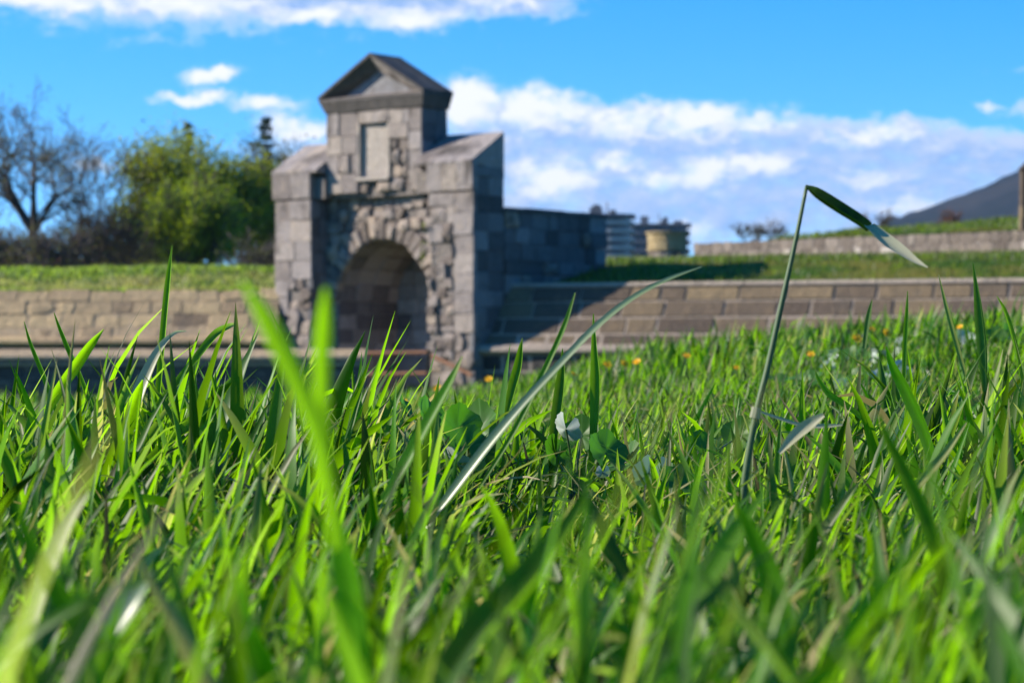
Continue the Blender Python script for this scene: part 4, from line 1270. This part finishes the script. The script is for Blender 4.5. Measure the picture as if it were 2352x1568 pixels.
def ribbon(name, pts, Z, mat, parent=None, turn=.3, fold=.2, tint=(0, .5, .2), n=6, tip_dry=0.0, dz=0.0):
    """Leaf through pixel waypoints (px, py, width px) at distance Z (dz: how far the tip lies beyond the root)."""
    S = catmull(pts, n)
    m = len(S)
    if name == 'grass_blade' and turn < .9: turn = -.8 if (tint[1] >= .6 and mat is M_GRASS and (Z < .7 or int(pts[0][0] + pts[0][1]) % 5 != 0)) else .7
    if name == 'grass_blade': fold = fold * 1.9
    T = np.linspace(0, 1, m)
    Zs = Z + dz * T
    C = np.stack([(S[:, 0] - CX) / FPX * Zs, Zs, EYE + (HY - S[:, 1]) / FPX * Zs], 1)
    w = S[:, 2].clip(.6) * (.8 if name == 'grass_blade' and Z > 1.4 else 1) / FPX * Zs / max(.35, math.cos(turn))
    tang = np.gradient(C, axis=0); tang /= np.linalg.norm(tang, axis=1, keepdims=True)
    view = np.array([[0, 1., 0]])
    side = np.cross(tang, view); side /= np.linalg.norm(side, axis=1, keepdims=True) + 1e-9
    nor = np.cross(side, tang)
    c_, s_ = math.cos(turn), math.sin(turn)
    sd = side * c_ + nor * s_
    nr = nor * c_ - side * s_
    V = np.stack([C + sd * (w * a)[:, None] + nr * (w * fold * b)[:, None] for a, b in ((-.5, 0), (-.27, .62), (0, 1), (.27, .62), (.5, 0))], 1)
    o = V.reshape(-1, 3).mean(0) * 0 + C[0]
    V = V - o
    idx = np.arange(m * 5).reshape(m, 5)
    q = np.stack([idx[:-1, :-1], idx[:-1, 1:], idx[1:, 1:], idx[1:, :-1]], -1).reshape(-1, 4)
    tt = np.ones((m, 5, 4), np.float32)
    tt[..., 0] = np.clip(tint[0] + tip_dry * np.clip(T * 5 - 4, 0, 1), 0, 1)[:, None]
    hr = np.random.default_rng(abs(hash((round(pts[0][0]), round(pts[0][1])))) % 99991)
    across = np.array([.06, -.10, .14, -.07, .03])[None] + hr.normal(0, .035, (m, 5))
    tt[..., 1] = np.clip(tint[1] - .10 + .16 * T[:, None] + across, 0, 1.1); tt[..., 2] = tint[2]
    ob = npobj(name, V.reshape(-1, 3), q, mat, parent, tint=tt.reshape(-1, 4))
    ob.location = o
    return ob

HERO = [
 # name, label, waypoints root -> tip, Z, material, turn, fold, tint, tip dryness, dz
 ('tall upright blade pointing at the sky left of the green tree', [(345, 1120, 12), (362, 900, 17), (375, 740, 18), (385, 640, 15), (395, 563, 2)], 2.35, M_GRASS, .5, .25, (0, .62, .15), .2, 0),
 ('broad blade with a bleached silvery upper half bending right', [(235, 1190, 30), (262, 1080, 42), (290, 980, 46), (325, 880, 40), (365, 800, 24), (400, 765, 10), (428, 760, 2)], 2.2, M_DRYBLADE, .45, .2, (.3, .6, .4), .3, .1),
 ('broad lit green blade standing in front of the bleached one', [(232, 1210, 30), (255, 1110, 42), (278, 1020, 44), (300, 950, 40), (318, 900, 22), (328, 872, 3)], 2.17, M_GRASS, .2, .15, (0, .8, .0), 0, 0),
 ('blade arching over to the right with a curled tip', [(330, 965, 12), (395, 890, 20), (450, 820, 22), (492, 768, 24), (525, 748, 18), (546, 742, 4)], 2.3, M_GRASS, .35, .2, (0, .6, .25), .5, .15),
 ('long pointed blade leaning right above the pale coping', [(88, 985, 14), (130, 905, 26), (175, 840, 28), (210, 790, 20), (238, 756, 2)], 2.3, M_GRASS, .3, .18, (0, .72, .1), .2, 0),
 ('thin blade leaning left at the far left', [(190, 1075, 8), (140, 970, 14), (98, 860, 15), (70, 790, 11), (55, 738, 2)], 2.4, M_GRASS, .3, .2, (0, .6, .1), 0, 0),
 ('slender blade leaning left over the tan wall', [(220, 960, 8), (190, 880, 15), (155, 800, 15), (135, 750, 10), (124, 718, 2)], 2.5, M_GRASS, .3, .2, (0, .62, .05), 0, 0),
 ('wide blade lying flat towards the right in the tall clump', [(60, 1050, 22), (130, 1015, 40), (210, 990, 44), (270, 985, 34), (325, 975, 10)], 2.25, M_GRASS, .3, .15, (0, .6, .1), .3, .1),
 ('long straight blade rising to the right through the left clump', [(270, 1130, 16), (350, 1050, 30), (430, 975, 32), (500, 905, 24), (555, 845, 3)], 2.15, M_GRASS, .25, .2, (0, .7, .1), .2, .1),
 ('blurred bright blade leaning left close to the lens', [(775, 1260, 24), (757, 1130, 32), (725, 980, 38), (670, 850, 42), (615, 740, 40), (555, 640, 8)], .62, M_GRASS, .15, .12, (.0, .82, .0), 0, 0),
 ('blurred upright blade in front of the arch', [(742, 1120, 30), (740, 960, 34), (739, 850, 34), (743, 750, 32), (748, 662, 8)], .64, M_GRASS, .15, .12, (.0, .80, .0), 0, 0),
 ('soft green blade leaning right with a tip before the shaded wall', [(1100, 1120, 8), (1180, 990, 15), (1250, 850, 16), (1295, 750, 14), (1321, 672, 4)], 1.85, M_GRASS, .3, .2, (.05, .6, .1), .3, 0),
 ('sharp upright blade in front of the retaining wall', [(1350, 1150, 10), (1362, 1000, 20), (1366, 880, 26), (1364, 800, 16), (1363, 720, 2)], 2.4, M_GRASS, .4, .3, (0, .6, .35), 0, 0),
 ('pair-like folded blade left of the sharp upright one', [(1265, 1140, 10), (1270, 1010, 24), (1283, 900, 26), (1290, 840, 14), (1292, 800, 2)], 2.4, M_GRASS, .5, .3, (0, .4, .5), 0, 0),
 ('pale blade leaning right in front of the gate foot', [(880, 1150, 20), (930, 1060, 36), (985, 960, 32), (1030, 880, 22), (1062, 818, 4)], 1.6, M_GRASS, .25, .15, (.03, .8, .05), .5, 0),
 ('folded blade with a dry tip below the shadow edge', [(1160, 960, 10), (1175, 890, 22), (1188, 840, 22), (1195, 800, 12), (1200, 776, 2)], 2.6, M_GRASS, .45, .3, (0, .5, .3), .6, 0),
 ('tall grey-green blade at the right edge', [(2262, 900, 12), (2256, 800, 24), (2248, 720, 22), (2242, 660, 12), (2235, 604, 2)], 2.5, M_GRASS, .4, .25, (.02, .55, .75), 0, 0),
 ('thin yellowing blade right of the bent stalk', [(2230, 905, 6), (2200, 800, 12), (2175, 710, 10), (2156, 630, 2)], 2.5, M_GRASS, .3, .2, (.35, .6, .1), .4, 0),
 ('thin blade leaning left at the right border', [(2352, 900, 10), (2335, 800, 15), (2312, 720, 13), (2290, 680, 2)], 2.55, M_GRASS, .3, .2, (0, .6, .2), 0, 0),
 ('slim upright blade before the right part of the wall', [(2075, 900, 8), (2078, 800, 12), (2082, 730, 10), (2085, 668, 2)], 2.7, M_GRASS, .4, .25, (0, .6, .2), .3, 0),
 ('pale grey blade standing over the yellow flowers', [(1985, 800, 10), (1990, 760, 13), (1996, 720, 12), (2003, 688, 2)], 3.2, M_GRASS, .4, .2, (.1, .6, .8), 0, 0),
 ('wide lit blade crossing the right clump', [(2160, 1120, 16), (2120, 990, 30), (2080, 900, 30), (2050, 840, 20), (2035, 795, 3)], 2.1, M_GRASS, .2, .15, (0, .85, .05), 0, 0),
 ('dark blurred blade at the lower right', [(2180, 1380, 26), (2130, 1200, 32), (2075, 1080, 27), (2035, 1000, 16), (2020, 950, 3)], 1.15, M_GRASS, .5, .25, (0, .5, .2), 0, 0),
 ('dark blurred blade at the lower middle', [(980, 1600, 44), (1080, 1450, 54), (1200, 1320, 50), (1290, 1210, 34), (1350, 1135, 5)], .75, M_GRASS, 1.0, .25, (0, .4, .15), 0, .05),
 ('bright blurred blade at the bottom edge', [(830, 1640, 70), (815, 1500, 78), (800, 1350, 66), (775, 1220, 40), (760, 1130, 5)], .85, M_GRASS, .1, .12, (0, .95, 0), 0, 0),
 ('bleached blurred blade at the lower left', [(60, 1480, 26), (90, 1360, 44), (122, 1270, 46), (160, 1190, 30), (205, 1130, 4)], 1.05, M_DRYBLADE, .3, .15, (.5, .7, .3), 0, 0),
 ('grey blurred blade at the bottom left', [(230, 1500, 40), (270, 1420, 55), (310, 1360, 52), (350, 1310, 8)], .95, M_STALKPALE, .3, .15, (.2, .6, .8), 0, 0),
 ('large blurred blade in the bottom left corner', [(300, 1620, 60), (215, 1480, 70), (140, 1370, 60), (70, 1250, 40), (30, 1130, 5)], .85, M_GRASS, .2, .15, (0, .55, .05), 0, 0),
 ('bright blurred blade at the bottom left of centre', [(640, 1620, 56), (600, 1520, 64), (560, 1430, 54), (540, 1340, 36), (545, 1250, 4)], .85, M_GRASS, .15, .12, (0, .85, 0), 0, 0),
 ('yellow-green blurred blade leaning over the right foreground', [(1470, 1620, 50), (1530, 1480, 60), (1610, 1340, 56), (1690, 1220, 40), (1760, 1120, 4)], .95, M_GRASS, .2, .15, (.03, .7, .1), 0, .05),
 ('broad blurred blade low in the right foreground', [(1800, 1600, 60), (1790, 1450, 66), (1770, 1330, 56), (1730, 1230, 36), (1690, 1150, 4)], .95, M_GRASS, .3, .15, (0, .6, .1), 0, 0),
 ('yellowing blade leaning right in the right clump', [(2050, 1180, 14), (2110, 1110, 24), (2170, 1040, 20), (2220, 970, 3)], 1.7, M_GRASS, .3, .2, (.45, .6, .1), .3, 0),
 ('blade pointing left beside the yellow flowers', [(2010, 985, 8), (1950, 935, 16), (1905, 905, 17), (1880, 870, 10), (1872, 848, 3)], 2.3, M_GRASS, .3, .2, (.05, .7, .05), .4, 0),
]
for lab, pts, Z, mat, turn, fold, tint, td, dz in HERO:
    o = ribbon('grass_blade', pts, Z, mat, None, turn, fold, tint, 6, td, dz)
    tag(o, lab, 'grass blade', 'grass blades that stand out of the meadow')

# bent stalk with its broken leaf
bs = thing('bent_grass_stalk', 'tall grass stalk with its top leaf folded down to the right against the sky', 'grass stalk', at(1690, 1400, 1.75))
b0 = Vector(bs.location)
pts = catmull([(1692, 1400), (1706, 1140), (1735, 960), (1762, 850), (1795, 700), (1826, 560), (1853, 428)], 5)
rad = [(.5 * w / FPX * 1.75) for w in np.interp(np.linspace(0, 1, len(pts)), [0, .3, .75, 1], [17, 16, 12, 8])]
MB().tube([at(px, py, 1.75) - b0 for px, py in pts], [float(r) for r in rad], 8).build('stem', M_STALK, bs, True)
lf = ribbon('leaf', [(1851, 426, 5), (1880, 440, 22), (1925, 468, 26), (1975, 500, 24), (2000, 520, 22)], 1.75, M_GRASS, bs, 1.15, .3, (0, .12, .35), 6)
lf.location = Vector(lf.location) - b0
lf2 = ribbon('leaf', [(1996, 514, 22), (2035, 548, 34), (2070, 575, 30), (2100, 597, 18), (2130, 614, 3)], 1.75, M_DRYBLADE, bs, .75, .2, (.3, .7, .6), 6, .0, -.055)
lf2.location = Vector(lf2.location) - b0
lf2['label'] = 'pale sunlit underside of the folded leaf'
MB().tube([at(1738, 935, 1.75) - b0, at(1733, 960, 1.75) - b0], [.0036, .0038], 8).build('node', M_DRYBLADE, bs)
# long diagonal stalk
ds = thing('long_grass_stalk', 'long pale grass stalk sweeping diagonally up to the right across the middle', 'grass stalk', at(905, 1310, 1.72))
d0_ = Vector(ds.location)
p = ribbon('stem', [(905, 1310, 10), (980, 1205, 14), (1040, 1125, 20), (1120, 1020, 22), (1205, 920, 18), (1290, 830, 16), (1370, 748, 15), (1450, 685, 12), (1530, 642, 9), (1612, 612, 2)], 1.72, M_STALKPALE, ds, .55, .22, (0, .5, .5), 6)
p.location = Vector(p.location) - d0_

# dry curled leaf on the right
dl = ribbon('grass_blade', [(1745, 945, 6), (1790, 960, 9), (1840, 975, 10), (1890, 978, 12), (1935, 975, 5)], 1.9, M_DRYBLADE, None, .3, .2, (.7, .6, .2))
tag(dl, 'thin dry blade hanging across beside the bent stalk', 'grass blade', 'grass blades that stand out of the meadow')
dl = ribbon('grass_blade', [(1790, 1040, 10), (1825, 1000, 30), (1860, 972, 30), (1892, 952, 12)], 1.8, M_DRYBLADE, None, .4, .2, (.4, .7, .5))
tag(dl, 'short bleached blade with a white tip right of the bent stalk', 'grass blade', 'grass blades that stand out of the meadow')

# ------------------------------------------------------------------ mallow plants and yellow flowers
def mallow_leaf(size, rng, cup=.25):
    """Rounded five-lobed toothed leaf pleated along its veins; origin at the stalk."""
    n = 30
    vs = [(0, 0, 0)]
    rings = (.35, .7, 1.0)
    for r in rings:
        for k in range(n + 1):
            a = -PI * .86 + 2 * PI * .86 * k / n
            lobe = .86 + .14 * abs(math.cos(2.5 * a))
            tooth = 1 + (.035 if k % 2 else -.02) if r == 1.0 else 1
            rr = size * r * lobe * tooth
            zz = cup * size * r * r + .07 * size * r * math.cos(5 * a) * 1.0 + rng.uniform(-.015, .015) * size
            vs.append((rr * math.sin(a), rr * math.cos(a), zz))
    fs = [(0, 1 + k, 2 + k) for k in range(n)]
    m = n + 1
    for i in range(2):
        for k in range(n):
            a = 1 + i * m + k
            fs.append((a, a + m, a + m + 1, a + 1))
    return vs, fs

def mallow(label, root, leaves, seed):
    rng = random.Random(seed)
    th = thing('mallow_plant', label, 'plant', root, 0, 'mallow plants low in the grass')
    for (dx, dy, dz, size, rx, ry, rz_, pale) in leaves:
        size *= .8
        v, f = mallow_leaf(size, rng)
        o = obj('leaf', v, f, M_MALLOWPALE if pale else M_MALLOW, th, True)
        o.location = (dx, dy, dz); o.rotation_euler = (rx, ry, rz_)
        MB().tube([(0, 0, 0), (dx * .4, dy * .4, dz * .7), (dx, dy, dz)], .0011, 5).build('leaf_stalk', M_STALK, th)
q = at(1082, 1090, 2.3); q.z = float(turf_z(q.x, q.y))
def rel(px, py, Z): return tuple(at(px, py, Z) - q)
mallow('mallow plant with two big toothed green leaves in the middle of the grass', q,
       [(*rel(1052, 985, 2.25), .030, R(78), 0, R(35), False), (*rel(1100, 985, 2.27), .034, R(72), 0, R(-40), False), (*rel(1075, 1025, 2.2), .026, R(60), R(20), R(10), False),
        (*rel(1048, 1062, 2.15), .022, R(25), R(30), R(80), True), (*rel(985, 960, 2.4), .028, R(60), 0, R(60), False), (*rel(930, 945, 2.5), .022, R(60), 0, R(80), False)], 1)
q = at(1320, 1080, 2.4); q.z = float(turf_z(q.x, q.y))
mallow('mallow plant with one leaf turned to show its white underside', q,
       [(*rel(1300, 985, 2.38), .021, R(-60), R(20), R(-30), True), (*rel(1335, 1000, 2.42), .026, R(70), 0, R(-20), False), (*rel(1390, 1040, 2.35), .03, R(60), R(15), R(30), False),
        (*rel(1440, 1060, 2.38), .028, R(50), 0, R(-60), False), (*rel(1275, 1045, 2.4), .026, R(65), 0, R(50), False), (*rel(1385, 1085, 2.2), .009, R(-60), 0, 0, True)], 2)
q = at(1500, 1110, 2.3); q.z = float(turf_z(q.x, q.y))
mallow('mallow plant with a grey-white folded leaf right of centre', q,
       [(*rel(1490, 1085, 2.25), .020, R(-70), R(30), R(40), True), (*rel(1520, 1080, 2.3), .016, R(-60), R(-30), R(0), True), (*rel(1560, 1110, 2.2), .026, R(40), R(20), R(0), False),
        (*rel(1610, 1030, 2.5), .024, R(60), 0, R(10), False), (*rel(1700, 1000, 2.6), .026, R(70), 0, R(-20), False)], 3)
rr = random.Random(44)
for i, (px, py, Z, lab) in enumerate(((1975, 815, 5.6, 'leafy mallow clump under the three yellow flowers'), (2120, 790, 6.0, 'leafy mallow clump at the top of the meadow below the wall'), (2300, 770, 5.8, 'leafy mallow clump with pale leaves at the right border'),
                                      (1880, 880, 4.8, 'pale-leaved mallow clump right of the bent stalk'), (2060, 850, 5.0, 'dark mallow clump between the tall blades on the right'))):
    q = at(px, py, Z); q.z = float(turf_z(q.x, q.y))
    top = at(px, py, Z).z - q.z
    lv = []
    for k in range(16):
        a = rr.uniform(0, 2 * PI); r = rr.uniform(.01, .12)
        lv.append((math.cos(a) * r, math.sin(a) * r * .8, max(.03, top) * rr.uniform(.45, 1.1), rr.uniform(.022, .04), R(rr.uniform(-10, 75)), R(rr.uniform(-40, 40)), rr.uniform(-1.5, 1.5), rr.random() < .32))
    mallow(lab, q, lv, 10 + i)

def flower(px, py, Z, label, seed, r=.011):
    rng = random.Random(seed)
    c = at(px, py, Z)
    zb = float(turf_z(c.x, c.y))
    th = thing('yellow_flower', label, 'flower', (c.x, c.y, zb), 0, 'small yellow flowers at the far end of the meadow')
    h = c.z - zb
    MB().tube([(0, 0, 0), (.004, 0, h * .5), (0, 0, h - .002)], .0012, 5).build('stem', M_STALK, th)
    tilt = Matrix.Rotation(R(rng.uniform(25, 60)), 4, 'X') @ Matrix.Rotation(rng.uniform(-.5, .5), 4, 'Y')
    for k in range(8):
        a = 2 * PI * k / 8
        m = MB()
        pts_ = [(0, 0, 0), (r * .5, -r * .26, .15 * r), (r, -r * .2, .35 * r), (r * 1.08, 0, .4 * r), (r, r * .2, .35 * r), (r * .5, r * .26, .15 * r)]
        o = m.add(pts_, [(0, 1, 2, 3, 4, 5)]).build('petal', M_PETAL, th)
        o.matrix_local = Matrix.Translation((0, 0, h)) @ tilt @ Matrix.Rotation(a, 4, 'Z')
    ds_ = [(math.cos(2 * PI * k / 8) * r * .4, math.sin(2 * PI * k / 8) * r * .4, .12 * r) for k in range(8)]
    o = MB().prism(ds_, [(x * .7, y * .7, .35 * r) for x, y, z in ds_]).build('flower_centre', M_PETAL, th)
    o.matrix_local = Matrix.Translation((0, 0, h)) @ tilt
FL = [(1966, 778, 6.2, 'yellow flower lowest of the three over the leafy clump on the right'), (1998, 756, 6.3, 'yellow flower highest of the three over the leafy clump on the right'), (2036, 766, 6.2, 'yellow flower rightmost of the three over the leafy clump'),
      (1860, 815, 6.4, 'yellow flower right of the bent stalk above the grass'), (2205, 752, 6.4, 'orange-yellow flower by the tall blades on the right'),
      (1393, 838, 7.0, 'yellow flower left of the row before the retaining wall'), (1434, 836, 7.0, 'yellow flower in the middle of the row before the retaining wall'), (1463, 832, 7.1, 'yellow flower right end of the row before the retaining wall'),
      (1318, 860, 7.0, 'lone yellow flower below the shadow on the retaining wall'), (1122, 872, 7.2, 'yellow flower in front of the right gate pier'), (1004, 893, 6.6, 'yellow flower among blades before the arch right side'),
      (925, 925, 6.0, 'yellow flower deepest in the grass before the arch'), (1690, 845, 6.5, 'small orange flower left of the bent stalk'), (1575, 818, 6.8, 'yellow flower high in the grass midway along the wall')]
for i, (px, py, Z, lab) in enumerate(FL):
    flower(px, py, Z * .80, lab, i, .0075 if i in (12, 4, 8) else .0105)

# ------------------------------------------------------------------ thin air that blues the mountain
mh, B = new_mat('thin_air')
pv = B.n('ShaderNodeVolumePrincipled')
pv.inputs['Color'].default_value = (.45, .66, 1, 1)
pv.inputs['Density'].default_value = 0.00005
pv.inputs['Anisotropy'].default_value = .2
out = B.n('ShaderNodeOutputMaterial')
B.t.links.new(pv.outputs[0], out.inputs['Volume'])
tag(MB().box((-6100, -6100, -3.3), (6100, 6100, 330)).build('haze', mh), kind='stuff')
